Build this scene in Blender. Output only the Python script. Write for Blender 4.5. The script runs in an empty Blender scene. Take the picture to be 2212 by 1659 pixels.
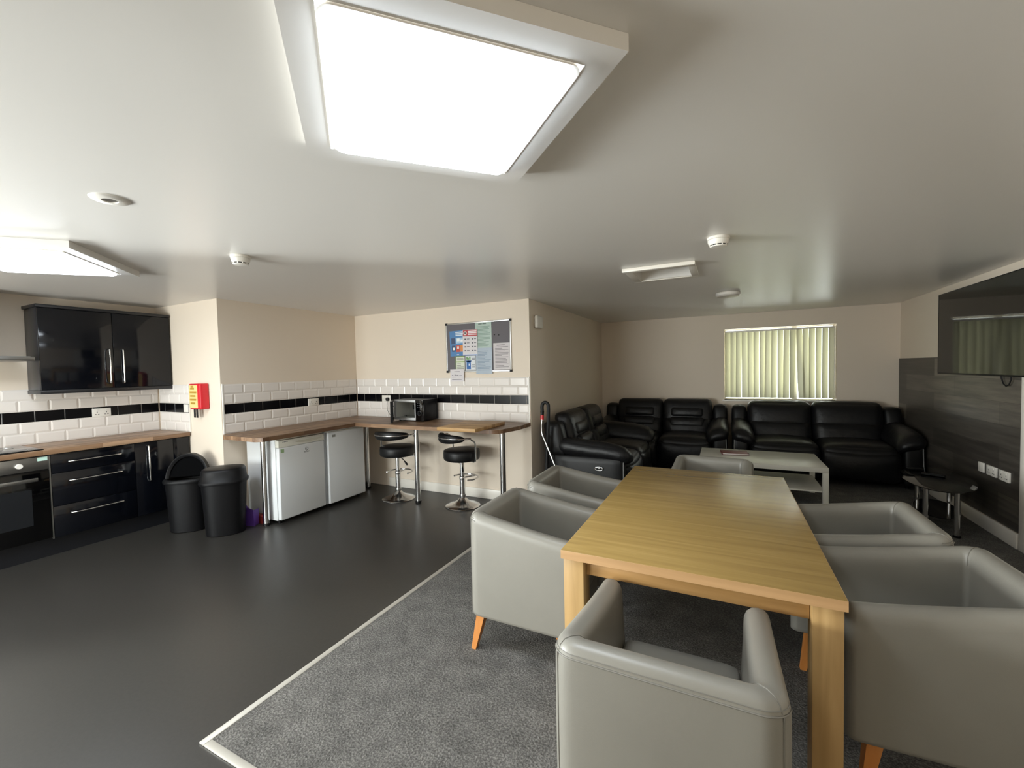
import bpy, bmesh, math, random
from mathutils import Vector, Matrix
random.seed(7)
C = bpy.context.scene.collection
SC = bpy.context.scene
PI = math.pi

# ------------------------------------------------------------------ camera
YAW, PITCH, ROLL, FPX = -0.462824718, -0.0351554817, -0.0214070834, 920.92
fw = Vector((math.sin(YAW)*math.cos(PITCH), math.cos(YAW)*math.cos(PITCH), math.sin(PITCH)))
r0 = Vector((math.cos(YAW), -math.sin(YAW), 0)); u0 = r0.cross(fw)
rt = r0*math.cos(ROLL) + u0*math.sin(ROLL); up = -r0*math.sin(ROLL) + u0*math.cos(ROLL)
cam = bpy.data.cameras.new('camera'); co = bpy.data.objects.new('camera', cam); C.objects.link(co)
M = Matrix((rt, up, -fw)).transposed().to_4x4(); M.translation = Vector((0, 0, 1.5)); co.matrix_world = M
cam.sensor_fit = 'HORIZONTAL'; cam.sensor_width = 36; cam.lens = FPX*36/2212; cam.clip_start = 0.02; cam.clip_end = 100
SC.camera = co

# ------------------------------------------------------------------ view, world, daylight
SC.view_settings.view_transform = 'Standard'; SC.view_settings.look = 'None'
SC.view_settings.gamma = 1; SC.view_settings.use_curve_mapping = False
SC.view_settings.exposure = 0.0
SC.cycles.use_denoising = True
SC.cycles.max_bounces = 10; SC.cycles.diffuse_bounces = 6
SC.cycles.sample_clamp_indirect = 6
w = bpy.data.worlds.new('sky'); SC.world = w; w.use_nodes = True
bg = w.node_tree.nodes['Background']; bg.inputs[0].default_value = (0.93, 0.97, 1.0, 1); bg.inputs[1].default_value = 3.0
SKY_A, SKY_B = 20.0, 26.0           # radiance of the two bright rooflight diffusers

def daylight(name, loc, rot, sx, sy, power, col):
    l = bpy.data.lights.new(name, 'AREA'); l.shape = 'RECTANGLE'; l.size = sx; l.size_y = sy; l.energy = power; l.color = col
    o = bpy.data.objects.new(name, l); C.objects.link(o); o.location = loc; o.rotation_euler = rot
    return o
# daylight just outside the three windows (the blind window and the two behind the camera)
daylight('daylight_blind_window', (0.7, 7.72, 1.5), (-PI/2, 0, 0), 1.38, 1.06, 45, (1.0, 0.99, 0.94))
daylight('daylight_rear_window', (-3.85, -2.9, 1.05), (PI/2, 0, 0), 2.7, 1.45, 260, (1.0, 0.985, 0.99))
daylight('daylight_kitchen_window', (-5.95, -1.05, 1.36), (0, -PI/2, 0), 0.82, 2.2, 750, (1.0, 0.985, 0.99))

# ------------------------------------------------------------------ materials
def lin(h):
    if isinstance(h, str):
        v = [int(h[i:i+2], 16)/255 for i in (0, 2, 4)]
        return tuple(c/12.92 if c <= .04045 else ((c+.055)/1.055)**2.4 for c in v) + (1,)
    return tuple(h) + (1,)
def mat(name, col, rough=.5, metal=0., spec=.5, bump=None, coat=0., noise=None, emis=None):
    """bump=(scale,strength,dist); noise=(scale,amount) mottles the colour"""
    m = bpy.data.materials.new(name); m.use_nodes = True
    nt = m.node_tree; b = nt.nodes['Principled BSDF']
    b.inputs['Base Color'].default_value = lin(col); b.inputs['Roughness'].default_value = rough
    b.inputs['Metallic'].default_value = metal; b.inputs['Specular IOR Level'].default_value = spec
    b.inputs['Coat Weight'].default_value = coat; b.inputs['Coat Roughness'].default_value = .08
    if bump or noise:
        tc = nt.nodes.new('ShaderNodeTexCoord')
    if noise:
        n = nt.nodes.new('ShaderNodeTexNoise'); n.inputs['Scale'].default_value = noise[0]; n.inputs['Detail'].default_value = 4
        nt.links.new(tc.outputs['Object'], n.inputs['Vector'])
        mx = nt.nodes.new('ShaderNodeMix'); mx.data_type = 'RGBA'
        c = lin(col); a = noise[1]
        mx.inputs[6].default_value = tuple(x*(1-a) for x in c[:3])+(1,); mx.inputs[7].default_value = tuple(min(1, x*(1+a)) for x in c[:3])+(1,)
        nt.links.new(n.outputs['Fac'], mx.inputs[0]); nt.links.new(mx.outputs[2], b.inputs['Base Color'])
    if bump:
        n = nt.nodes.new('ShaderNodeTexNoise'); n.inputs['Scale'].default_value = bump[0]; n.inputs['Detail'].default_value = 3
        nt.links.new(tc.outputs['Object'], n.inputs['Vector'])
        bp = nt.nodes.new('ShaderNodeBump'); bp.inputs['Strength'].default_value = bump[1]; bp.inputs['Distance'].default_value = bump[2]
        nt.links.new(n.outputs['Fac'], bp.inputs['Height']); nt.links.new(bp.outputs['Normal'], b.inputs['Normal'])
    if emis:
        b.inputs['Emission Color'].default_value = lin(emis[0]); b.inputs['Emission Strength'].default_value = emis[1]
    return m
def ramp(nt, stops):
    r = nt.nodes.new('ShaderNodeValToRGB'); e = r.color_ramp.elements
    while len(e) < len(stops): e.new(.5)
    for k, (p, c) in enumerate(stops): e[k].position = p; e[k].color = lin(c)
    return r
def wood(name, cols, axis, scale=6, stretch=14, rough=.4, coat=0.):
    """grain running along axis (0,1,2)"""
    m = mat(name, cols[1], rough, coat=coat); nt = m.node_tree; b = nt.nodes['Principled BSDF']
    tc = nt.nodes.new('ShaderNodeTexCoord'); mp = nt.nodes.new('ShaderNodeMapping')
    s = [scale*stretch/4]*3; s[axis] = scale/4.; mp.inputs['Scale'].default_value = s
    nt.links.new(tc.outputs['Object'], mp.inputs['Vector'])
    n = nt.nodes.new('ShaderNodeTexNoise'); n.inputs['Scale'].default_value = 1.2; n.inputs['Detail'].default_value = 6; n.inputs['Distortion'].default_value = .6
    nt.links.new(mp.outputs['Vector'], n.inputs['Vector'])
    r = ramp(nt, [(.25, cols[0]), (.5, cols[1]), (.75, cols[2])])
    nt.links.new(n.outputs['Fac'], r.inputs['Fac']); nt.links.new(r.outputs['Color'], b.inputs['Base Color'])
    return m
def planks(name, cols, uv, bw, rh, rough, mortar=.002, mcol='1d1a18', grain=(3, 40), offs=.37):
    """brick-pattern boards with grain; boards run along object axis uv[0]"""
    m = mat(name, cols[1], rough); nt = m.node_tree; b = nt.nodes['Principled BSDF']
    tc = nt.nodes.new('ShaderNodeTexCoord'); sp = nt.nodes.new('ShaderNodeSeparateXYZ'); mp = nt.nodes.new('ShaderNodeCombineXYZ')
    nt.links.new(tc.outputs['Object'], sp.inputs[0])
    for k, a in enumerate(uv): nt.links.new(sp.outputs[a], mp.inputs[k])
    br = nt.nodes.new('ShaderNodeTexBrick'); br.offset = offs; br.inputs['Scale'].default_value = 1
    br.inputs['Brick Width'].default_value = bw; br.inputs['Row Height'].default_value = rh; br.inputs['Mortar Size'].default_value = mortar
    br.inputs['Color1'].default_value = (0, 0, 0, 1); br.inputs['Color2'].default_value = (1, 1, 1, 1); br.inputs['Mortar'].default_value = (.5, .5, .5, 1)
    nt.links.new(mp.outputs[0], br.inputs['Vector'])
    m2 = nt.nodes.new('ShaderNodeMapping'); m2.inputs['Scale'].default_value = (grain[0], grain[1], grain[1]); nt.links.new(mp.outputs[0], m2.inputs['Vector'])
    n = nt.nodes.new('ShaderNodeTexNoise'); n.inputs['Scale'].default_value = 1; n.inputs['Detail'].default_value = 5; nt.links.new(m2.outputs['Vector'], n.inputs['Vector'])
    mx = nt.nodes.new('ShaderNodeMix'); mx.inputs[0].default_value = .5
    nt.links.new(br.outputs['Color'], mx.inputs[2]); nt.links.new(n.outputs['Fac'], mx.inputs[3])
    r = ramp(nt, [(.28, cols[0]), (.5, cols[1]), (.72, cols[2])]); nt.links.new(mx.outputs[0], r.inputs['Fac'])
    m3 = nt.nodes.new('ShaderNodeMix'); m3.data_type = 'RGBA'; m3.inputs[7].default_value = lin(mcol)
    nt.links.new(br.outputs['Fac'], m3.inputs[0]); nt.links.new(r.outputs['Color'], m3.inputs[6]); nt.links.new(m3.outputs[2], b.inputs['Base Color'])
    return m

WALL = mat('cream_paint', 'e3d6c5', .55, spec=.35, bump=(220, .05, .002))
CEIL = mat('silk_white_ceiling_paint', 'e3e0db', .30, spec=.5, bump=(90, .03, .002))
WHITEP = mat('white_gloss_paint', 'e9e4da', .3)
VINYL = mat('dark_vinyl', '34322f', .36, spec=.45, bump=(160, .06, .002), noise=(60, .22))
def carpet_mat():
    m = mat('grey_carpet', '5d5b59', .95, spec=.1); nt = m.node_tree; b = nt.nodes['Principled BSDF']
    tc = nt.nodes.new('ShaderNodeTexCoord')
    n = nt.nodes.new('ShaderNodeTexNoise'); n.inputs['Scale'].default_value = 120; n.inputs['Detail'].default_value = 5
    n2 = nt.nodes.new('ShaderNodeTexNoise'); n2.inputs['Scale'].default_value = 9; n2.inputs['Detail'].default_value = 3
    for q in (n, n2): nt.links.new(tc.outputs['Object'], q.inputs['Vector'])
    mx = nt.nodes.new('ShaderNodeMix'); mx.inputs[0].default_value = .25
    nt.links.new(n.outputs['Fac'], mx.inputs[2]); nt.links.new(n2.outputs['Fac'], mx.inputs[3])
    r = ramp(nt, [(.3, '42413f'), (.5, '64625f'), (.7, '8a8783')]); nt.links.new(mx.outputs[0], r.inputs['Fac']); nt.links.new(r.outputs['Color'], b.inputs['Base Color'])
    bp = nt.nodes.new('ShaderNodeBump'); bp.inputs['Strength'].default_value = .8; bp.inputs['Distance'].default_value = .006
    nt.links.new(n.outputs['Fac'], bp.inputs['Height']); nt.links.new(bp.outputs['Normal'], b.inputs['Normal'])
    return m
CARPET = carpet_mat()
OAKTOP = wood('oak_veneer_top', ('8c7141', '9b804a', 'a98d56'), 0, 5, 16, .27)
OAKX = wood('oak_rail', ('94703f', 'a57e4c', 'b18a58'), 0, 5, 14, .45)
OAKY = wood('oak_rail_long', ('94703f', 'a57e4c', 'b18a58'), 1, 5, 14, .45)
OAKZ = wood('oak_leg', ('9b7b4c', 'ad8c5b', 'bc9b69'), 2, 5, 16, .45)
BEECH = wood('tapered_beech_leg', ('a4672f', 'b9783b', 'c6874a'), 2, 5, 12, .4)
BLOCKX = planks('butcher_block_along_x', ('664a34', '80634a', '9c7d61'), (0, 1, 2), .38, .042, .42, .0006, '5c412c', (4, 60))
BLOCKY = planks('butcher_block_along_y', ('664a34', '80634a', '9c7d61'), (1, 0, 2), .38, .042, .42, .0006, '5c412c', (4, 60))
BLOCKK = planks('kitchen_worktop_block', ('806248', '9a7b5f', 'b59578'), (1, 0, 2), .38, .042, .38, .0006, '7b5538', (4, 60))
BOARDW = planks('chopping_board_wood', ('96703f', 'ad8653', 'c29c68'), (0, 1, 2), .6, .055, .5, .0008, '7a5230', (4, 60))
PANEL = planks('grey_plank_laminate', ('34302c', '4e4943', '716a60'), (1, 2, 0), 1.25, .19, .4, .0012, '2d2a27', (2, 26))
LEATHER = mat('grey_leather', '827f77', .38, spec=.45, bump=(320, .12, .002), noise=(5, .06))
SEAM = mat('grey_leather_seam', '74716a', .55)
BLKLEA = mat('black_leather', '111113', .42, spec=.38, bump=(16, .3, .015))
BLKLEA2 = mat('black_leather_smooth', '101011', .45, spec=.35, bump=(200, .08, .002))
PIPING = mat('grey_piping', '8a8a88', .5)
GLOSSBLK = mat('black_gloss_door', '090b11', .1, spec=.4)
CARCASS = mat('dark_carcass', '17181c', .35)
BLKPL = mat('black_plastic', '0d0d0f', .45, spec=.22, bump=(300, .08, .001))
BLKMAT = mat('matt_black', '0b0b0c', .6)
CHROME = mat('chrome', 'e2e2e2', .17, metal=1)
STEEL = mat('brushed_steel', 'a9a9a7', .32, metal=1)
ALU = mat('aluminium_trim', 'c9c9c7', .35, metal=1)
TILEW = mat('white_tile_glaze', 'e5dfd9', .22, spec=.5)
TILEB = mat('black_tile_glaze', '06060a', .22, spec=.22)
GROUT = mat('white_grout', 'd9d3ca', .8)
WPLAST = mat('white_plastic', 'e6e2da', .35)
APPL = mat('white_appliance_enamel', 'dfe2e4', .3)
APPL2 = mat('ivory_control_strip', 'e4e2d6', .35)
GLASSBLK = mat('black_glass', '050506', .05, spec=.6)
TVGLASS = mat('tv_screen', '050505', .05, spec=.3)
RED = mat('red_box', 'cf1f2b', .35)
REDDK = mat('dark_red', '6b1e18', .5)
PURPLE = mat('purple_plastic', '5b3a8c', .4)
LACKT = mat('white_laminate_table', 'cfcdc3', .3)
GREYF = mat('grey_felt', '6d6a6e', .9)
INK = mat('print_ink', '5a5a60', .7)
INKDK = mat('dark_print_ink', '2a2a30', .7)
PAPER = mat('white_paper', 'e2dedb', .5)
def glass_pane(name, tint=(.95, .98, .97)):
    m = bpy.data.materials.new(name); m.use_nodes = True; nt = m.node_tree
    for n in list(nt.nodes):
        if n.type == 'BSDF_PRINCIPLED': nt.nodes.remove(n)
    out = [n for n in nt.nodes if n.type == 'OUTPUT_MATERIAL'][0]
    t = nt.nodes.new('ShaderNodeBsdfTransparent'); t.inputs[0].default_value = tuple(tint)+(1,)
    g = nt.nodes.new('ShaderNodeBsdfGlossy'); g.inputs['Roughness'].default_value = .03
    f = nt.nodes.new('ShaderNodeFresnel'); f.inputs[0].default_value = 1.45
    mx = nt.nodes.new('ShaderNodeMixShader')
    nt.links.new(f.outputs[0], mx.inputs[0]); nt.links.new(t.outputs[0], mx.inputs[1]); nt.links.new(g.outputs[0], mx.inputs[2]); nt.links.new(mx.outputs[0], out.inputs[0])
    return m
PANE = glass_pane('window_glass')
def blind_mat():
    m = bpy.data.materials.new('cream_blind_fabric'); m.use_nodes = True; nt = m.node_tree
    for n in list(nt.nodes):
        if n.type == 'BSDF_PRINCIPLED': nt.nodes.remove(n)
    out = [n for n in nt.nodes if n.type == 'OUTPUT_MATERIAL'][0]
    d = nt.nodes.new('ShaderNodeBsdfDiffuse'); d.inputs[0].default_value = lin('c9c7ad')
    t = nt.nodes.new('ShaderNodeBsdfTranslucent'); t.inputs[0].default_value = lin('b8b5a0')
    mx = nt.nodes.new('ShaderNodeMixShader'); mx.inputs[0].default_value = .12
    nt.links.new(d.outputs[0], mx.inputs[1]); nt.links.new(t.outputs[0], mx.inputs[2]); nt.links.new(mx.outputs[0], out.inputs[0])
    return m
BLIND = blind_mat()
def emit(name, col, s):
    m = bpy.data.materials.new(name); m.use_nodes = True; nt = m.node_tree
    for n in list(nt.nodes):
        if n.type == 'BSDF_PRINCIPLED': nt.nodes.remove(n)
    out = [n for n in nt.nodes if n.type == 'OUTPUT_MATERIAL'][0]
    e = nt.nodes.new('ShaderNodeEmission'); e.inputs[0].default_value = tuple(col)+(1,); e.inputs[1].default_value = s
    nt.links.new(e.outputs[0], out.inputs[0]); return m

# ------------------------------------------------------------------ mesh helpers
class MB:
    def __init__(s): s.bm = bmesh.new(); s.mi = 0
    def _mark(s, n0):
        s.bm.faces.ensure_lookup_table()
        for f in s.bm.faces[n0:]: f.material_index = s.mi
    def box(s, x0, x1, y0, y1, z0, z1, bev=0, seg=2):
        n0 = len(s.bm.faces); x0, x1 = sorted((x0, x1)); y0, y1 = sorted((y0, y1)); z0, z1 = sorted((z0, z1))
        if bev:
            t = bmesh.new(); bmesh.ops.create_cube(t, size=1)
            for v in t.verts: v.co = Vector((x0+(v.co.x+.5)*(x1-x0), y0+(v.co.y+.5)*(y1-y0), z0+(v.co.z+.5)*(z1-z0)))
            bmesh.ops.bevel(t, geom=t.edges[:], offset=min(bev, .49*min(x1-x0, y1-y0, z1-z0)), segments=seg, profile=.5, affect='EDGES')
            s.add(t); t.free()
        else:
            vs = [s.bm.verts.new(p) for p in ((x0,y0,z0),(x1,y0,z0),(x1,y1,z0),(x0,y1,z0),(x0,y0,z1),(x1,y0,z1),(x1,y1,z1),(x0,y1,z1))]
            for q in ((0,3,2,1),(4,5,6,7),(0,1,5,4),(1,2,6,5),(2,3,7,6),(3,0,4,7)): s.bm.faces.new([vs[k] for k in q])
        s._mark(n0); return s
    def add(s, t, fn=None):
        t.verts.index_update(); mp = [s.bm.verts.new(fn(v.co) if fn else v.co) for v in t.verts]
        for f in t.faces:
            try: s.bm.faces.new([mp[v.index] for v in f.verts])
            except ValueError: pass
    def grid(s, rows, closed_u=False, closed_v=False, cap=False):
        """rows: list of equal-length point lists"""
        n0 = len(s.bm.faces); V = [[s.bm.verts.new(p) for p in r] for r in rows]; nu, nv = len(V), len(V[0])
        for i in range(nu if closed_u else nu-1):
            for j in range(nv if closed_v else nv-1):
                a, b, c, d = V[i][j], V[(i+1) % nu][j], V[(i+1) % nu][(j+1) % nv], V[i][(j+1) % nv]
                try: s.bm.faces.new((a, b, c, d))
                except ValueError: pass
        if cap:
            for r in (V[0][::-1], V[-1]):
                try: s.bm.faces.new(r)
                except ValueError: pass
        s._mark(n0); return s
    def lathe(s, prof, c=(0,0,0), n=28, sx=1, sy=1, cap=True):
        rows = [[(c[0]+r*sx*math.cos(2*PI*k/n), c[1]+r*sy*math.sin(2*PI*k/n), c[2]+z) for k in range(n)] for r, z in prof]
        return s.grid(rows, closed_v=True, cap=cap)
    def cyl(s, p0, p1, r, r2=None, n=16):
        p0, p1 = Vector(p0), Vector(p1); return s.tube([p0, p1], [r, r if r2 is None else r2], n)
    def tube(s, pts, r, n=10, closed=False, cap=True):
        pts = [Vector(p) for p in pts]; rs = r if isinstance(r, (list, tuple)) else [r]*len(pts)
        rows = []; prev = None
        for i, p in enumerate(pts):
            if closed: t = pts[(i+1) % len(pts)]-pts[i-1]
            else: t = pts[min(i+1, len(pts)-1)]-pts[max(i-1, 0)]
            t.normalize()
            if prev is None:
                a = Vector((0, 0, 1)) if abs(t.z) < .9 else Vector((1, 0, 0)); u = t.cross(a).normalized()
            else: u = (prev - t*prev.dot(t)).normalized()
            prev = u; v = t.cross(u)
            rows.append([p+(u*math.cos(2*PI*k/n)+v*math.sin(2*PI*k/n))*rs[i] for k in range(n)])
        return s.grid(rows, closed_u=closed, closed_v=True, cap=cap and not closed)
    def prism(s, poly, z0, z1, fn=None):
        n0 = len(s.bm.faces); fn = fn or (lambda p: p)
        a = [s.bm.verts.new(fn((x, y, z0))) for x, y in poly]; b = [s.bm.verts.new(fn((x, y, z1))) for x, y in poly]
        n = len(poly)
        s.bm.faces.new(a[::-1]); s.bm.faces.new(b)
        for k in range(n): s.bm.faces.new((a[k], a[(k+1) % n], b[(k+1) % n], b[k]))
        s._mark(n0); return s
    def cushion(s, cx, cy, cz, sx, sy, sz, r=.05, bulge=(0,0,0), n=10, fn=None):
        """rounded box with soft bulging faces; fn bends the result (local coords, before moving to centre)"""
        n0 = len(s.bm.faces); h = (sx/2, sy/2, sz/2); r = min(r, *(q*.98 for q in h)); t = bmesh.new(); cache = {}
        g = [math.sin(PI/2*(-1+2*k/n)) for k in range(n+1)]
        def vert(u):
            key = tuple(round(q, 5) for q in u)
            if key in cache: return cache[key]
            p = Vector([u[k]*h[k] for k in range(3)]); core = Vector([max(-(h[k]-r), min(h[k]-r, p[k])) for k in range(3)])
            d = p-core
            if d.length > 1e-9:
                # keep flat faces flat: push to sphere only where two or more axes leave the core
                d = d.normalized()*r
            p = core+d
            for k in range(3):
                a, b = [q for q in range(3) if q != k]
                p[k] += math.copysign(1, u[k])*bulge[k]*(abs(u[k])**2)*(1-u[a]**2)*(1-u[b]**2)
            if fn: p = Vector(fn(p))
            cache[key] = t.verts.new(p+Vector((cx, cy, cz))); return cache[key]
        for ax in range(3):
            a, b = [(1, 2), (2, 0), (0, 1)][ax]
            for sg in (-1, 1):
                for i in range(n):
                    for j in range(n):
                        q = []
                        for di, dj in ((0,0),(1,0),(1,1),(0,1)):
                            u = [0,0,0]; u[ax] = sg; u[a] = g[i+di]; u[b] = g[j+dj]; q.append(vert(u))
                        if sg < 0: q.reverse()
                        if len(set(q)) == 4: t.faces.new(q)
        s.add(t); t.free(); s._mark(n0); return s

def root_loc(o):
    while o.parent: o = o.parent
    return o
def obj(name, mb, m, parent=None, ang=40, world=True, label=None):
    """link mb as one mesh; world=True means mb holds world coordinates and is moved into the thing's frame"""
    bm = mb.bm
    if parent is not None and world:
        r = root_loc(parent); bmesh.ops.transform(bm, matrix=r.matrix_basis.inverted(), verts=bm.verts[:])
    bmesh.ops.recalc_face_normals(bm, faces=bm.faces[:])
    me = bpy.data.meshes.new(name); bm.to_mesh(me); bm.free()
    for k in (m if isinstance(m, (list, tuple)) else [m]): me.materials.append(k)
    for p in me.polygons: p.use_smooth = True
    me.set_sharp_from_angle(angle=math.radians(ang))
    o = bpy.data.objects.new(name, me); C.objects.link(o)
    if parent is not None: o.parent = parent
    if label: o['label'] = label
    return o
def tag(o, label, cat, group=None, kind=None):
    o['label'] = label; o['category'] = cat
    if group: o['group'] = group
    if kind: o['kind'] = kind
    return o
def thing(name, label, cat, loc=(0,0,0), rz=0, group=None):
    o = bpy.data.objects.new(name, None); C.objects.link(o); o.location = loc; o.rotation_euler = (0,0,rz)
    o.empty_display_size = .1
    o.matrix_basis = Matrix.Translation(loc) @ Matrix.Rotation(rz, 4, 'Z')
    return tag(o, label, cat, group)
def struct(name, mb, m, label=None, parent=None, ang=40):
    o = obj(name, mb, m, parent, ang)
    if parent is None: o['kind'] = 'structure'
    return o
def dup(o, loc, rz, label):
    c = o.copy(); C.objects.link(c); c.location = loc; c.rotation_euler = (0,0,rz); c['label'] = label
    for ch in list(o.children):
        d = ch.copy(); C.objects.link(d); d.parent = c
        for g in list(ch.children):
            e = g.copy(); C.objects.link(e); e.parent = d
    return c
def text(name, s, size, m, parent, mw, depth=.0006):
    """lettering as a mesh; mw places it in world space (text lies in its local xy plane)"""
    cu = bpy.data.curves.new(name, 'FONT'); cu.body = s; cu.size = size; cu.align_x = 'CENTER'; cu.align_y = 'CENTER'; cu.extrude = depth; cu.resolution_u = 2
    t = bpy.data.objects.new(name, cu); C.objects.link(t); bpy.context.view_layer.update()
    me = bpy.data.meshes.new_from_object(t.evaluated_get(bpy.context.evaluated_depsgraph_get()))
    C.objects.unlink(t); bpy.data.objects.remove(t)
    r = root_loc(parent); me.transform(r.matrix_basis.inverted() @ mw); me.materials.clear(); me.materials.append(m)
    o = bpy.data.objects.new(name, me); C.objects.link(o); o.parent = parent; return o
def arc(c, r, a0, a1, n, ax=(0, 1)):
    out = []
    for k in range(n+1):
        a = a0+(a1-a0)*k/n; p = list(c); p[ax[0]] += r*math.cos(a); p[ax[1]] += r*math.sin(a); out.append(tuple(p))
    return out
def rrect(x0, x1, y0, y1, r, n=5):
    return [p[:2] for cx, cy, a in ((x1-r, y1-r, 0), (x0+r, y1-r, PI/2), (x0+r, y0+r, PI), (x1-r, y0+r, 1.5*PI)) for p in arc((cx, cy), r, a, a+PI/2, n)]

# ------------------------------------------------------------------ the room
XL, XP, XA, XR = -5.66, -4.49, -1.90, 2.07       # kitchen wall, fridge wall, lounge left wall, feature wall
YF, YP, YB, YW = -2.6, 2.50, 4.257, 7.31         # wall behind camera, pier, board wall, window wall
ZC = 2.26
def wall_with_hole(axis, pos, thick, a0, a1, z0, z1, h):
    """wall in plane axis=pos extending thick; hole h=(a0,a1,z0,z1)"""
    mb = MB()
    def b(p, q, lo, hi):
        if axis == 0: mb.box(pos, pos+thick, p, q, lo, hi)
        else: mb.box(p, q, pos, pos+thick, lo, hi)
    b(a0, h[0], z0, z1); b(h[1], a1, z0, z1); b(h[0], h[1], z0, h[2]); b(h[0], h[1], h[3], z1)
    return mb
WB = (0.0, 1.392, 0.96, 2.034)
struct('floor', MB().box(XL-.15, XR+.15, YF-.15, YW+.25, -.12, 0), VINYL)
struct('wall_left', wall_with_hole(0, XL, -.15, YF, YP, 0, ZC, (-2.2, .1, .95, 1.78)), WALL)
struct('wall_pier', MB().box(XL-.15, XP, YP, YB+.15, 0, ZC), WALL)
struct('wall_alcove', MB().box(XP, XA, YB, YW+.25, 0, ZC), WALL)
struct('wall_back', wall_with_hole(1, YW, .25, XA, XR+.15, 0, ZC, WB), WALL)
struct('wall_right', MB().box(XR, XR+.15, YF, YW, 0, ZC), WALL)
struct('wall_front', wall_with_hole(1, YF, -.15, XL-.15, XR+.15, 0, ZC, (-5.25, -2.45, .32, 1.8)), WALL)
HX0, HX1, HY0, HY1 = -.655, -.245, 3.45, 3.93    # loft hatch opening
mb = MB()
mb.box(XL-.15, HX0, YF-.15, YW+.25, ZC, ZC+.1); mb.box(HX1, XR+.15, YF-.15, YW+.25, ZC, ZC+.1)
mb.box(HX0, HX1, YF-.15, HY0, ZC, ZC+.1); mb.box(HX0, HX1, HY1, YW+.25, ZC, ZC+.1)
struct('ceiling', mb, CEIL)
# windows
def window(name, axis, pos, a0, a1, z0, z1, mull, d=.06, f=.055):
    mb = MB()
    def b(m_, p, q, lo, hi, t0=0, t1=d):
        if axis == 0: m_.box(pos+t0, pos+t1, p, q, lo, hi, .004)
        else: m_.box(p, q, pos+t0, pos+t1, lo, hi, .004)
    b(mb, a0, a0+f, z0, z1); b(mb, a1-f, a1, z0, z1); b(mb, a0+f, a1-f, z0, z0+f); b(mb, a0+f, a1-f, z1-f, z1)
    for m_ in mull: b(mb, m_-.03, m_+.03, z0+f, z1-f)
    fr = struct(name, mb, WPLAST)
    pm = MB(); b(pm, a0+f*.5, a1-f*.5, z0+f*.5, z1-f*.5, d*.45, d*.55)
    obj('pane', pm, PANE, fr, world=False)
    return fr
w1 = window('window_1', 1, YW+.15, WB[0], WB[1], WB[2], WB[3], [.92], .06, .014)
mb = MB().box(WB[0]-.03, WB[1]+.03, YW-.02, YW+.15, WB[2]-.022, WB[2], .004); obj('window_sill', mb, WHITEP, w1, world=False)
window('window_2', 1, YF-.12, -5.25, -2.45, .32, 1.8, [-4.32, -3.39])
window('window_3', 0, XL-.12, -2.2, .1, .95, 1.78, [-1.43, -.66])
# skirtings
def skirt(name, x0, x1, y0, y1, m=WHITEP):
    mb = MB().box(x0, x1, y0, y1, 0, .115, .006); return struct(name, mb, m)
skirt('baseboard_alcove', -3.95, XA, YB-.016, YB)
skirt('baseboard_lounge', XA, XA+.016, YB, YW)
skirt('baseboard_back', XA+.016, XR-.03, YW-.016, YW)
mb = MB().box(XR-.03, XR-.012, 4.70, YW-.016, 0, .125, .005); struct('baseboard_right', mb, WHITEP)
# white door lining at the right-hand edge of the view
mb = MB().box(XR-.022, XR, 4.605, 4.69, 0, 2.06, .004); mb.box(XR-.022, XR, 3.70, 3.785, 0, 2.06, .004); mb.box(XR-.022, XR, 3.785, 4.605, 1.98, 2.06, .004)
struct('trim_1', mb, WHITEP)
dr = struct('door_1', MB().box(XR-.012, XR-.001, 3.785, 4.605, .006, 1.98), WHITEP)
obj('door_handle', MB().cyl((XR-.012, 3.86, 1.0), (XR-.06, 3.86, 1.0), .009).cyl((XR-.055, 3.86, 1.0), (XR-.055, 3.97, 1.0), .009), STEEL, dr, world=False)
# carpet and its edging
mb = MB().box(XA+.01, XR-.034, .955, YW-.02, .0005, .007)
tag(obj('carpet', mb, CARPET), 'grey short pile carpet laid beneath the oak table and lounge seating', 'carpet')
mb = MB().box(XA-.022, XA+.012, .925, YB-.02, .0005, .009, .003); mb.box(XA+.012, XR-.03, .925, .957, .0005, .009, .003)
struct('trim_2', mb, mat('carpet_edging', 'b9b5ac', .4, metal=.4))

# plank-effect cladding on the right wall
mb = MB().box(XR-.012, XR-.0005, 4.695, YW-.0005, .127, 1.53, .001)
tag(obj('wall_cladding', mb, PANEL), 'dark grey plank effect cladding covering the lower right wall below the television', 'wall panel')

# ------------------------------------------------------------------ rooflights
def rooflight(label, cx, cy, ang, size, glass, strength, col=(.84, .92, 1.0)):
    t = thing('rooflight', label, 'skylight', (cx, cy, ZC-.04), ang, 'bright rooflights in the ceiling')
    h, g = size/2, glass/2
    mb = MB()
    for x0, x1, y0, y1 in ((-h, h, -h, -g), (-h, h, g, h), (-h, -g, -g, g), (g, h, -g, g)): mb.box(x0, x1, y0, y1, 0, .0395)
    obj('frame', mb, CEIL, t, world=False)
    mb = MB(); o = rrect(-g+.001, g-.001, -g+.001, g-.001, .03); i = rrect(-g+.014, g-.014, -g+.014, g-.014, .022)
    mb.grid([[(x, y, .003) for x, y in o], [(x, y, -.005) for x, y in o], [(x, y, -.005) for x, y in i], [(x, y, .003) for x, y in i]], closed_v=True, closed_u=True)
    obj('rim', mb, WPLAST, t, world=False)
    mb = MB(); q = [(x*.965, y*.965) for x, y in i]   # shallow pillow-shaped diffuser
    mb.grid([[(x, y, .012) for x, y in i], [(x, y, -.004) for x, y in i], [(x*.99, y*.99, -.014) for x, y in i], [(x, y, -.02) for x, y in q], [(x*.02, y*.02, -.024) for x, y in q]], closed_v=True, cap=True)
    obj('diffuser', mb, emit('daylight_diffuser', col, strength), t, world=False)
    return t
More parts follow.
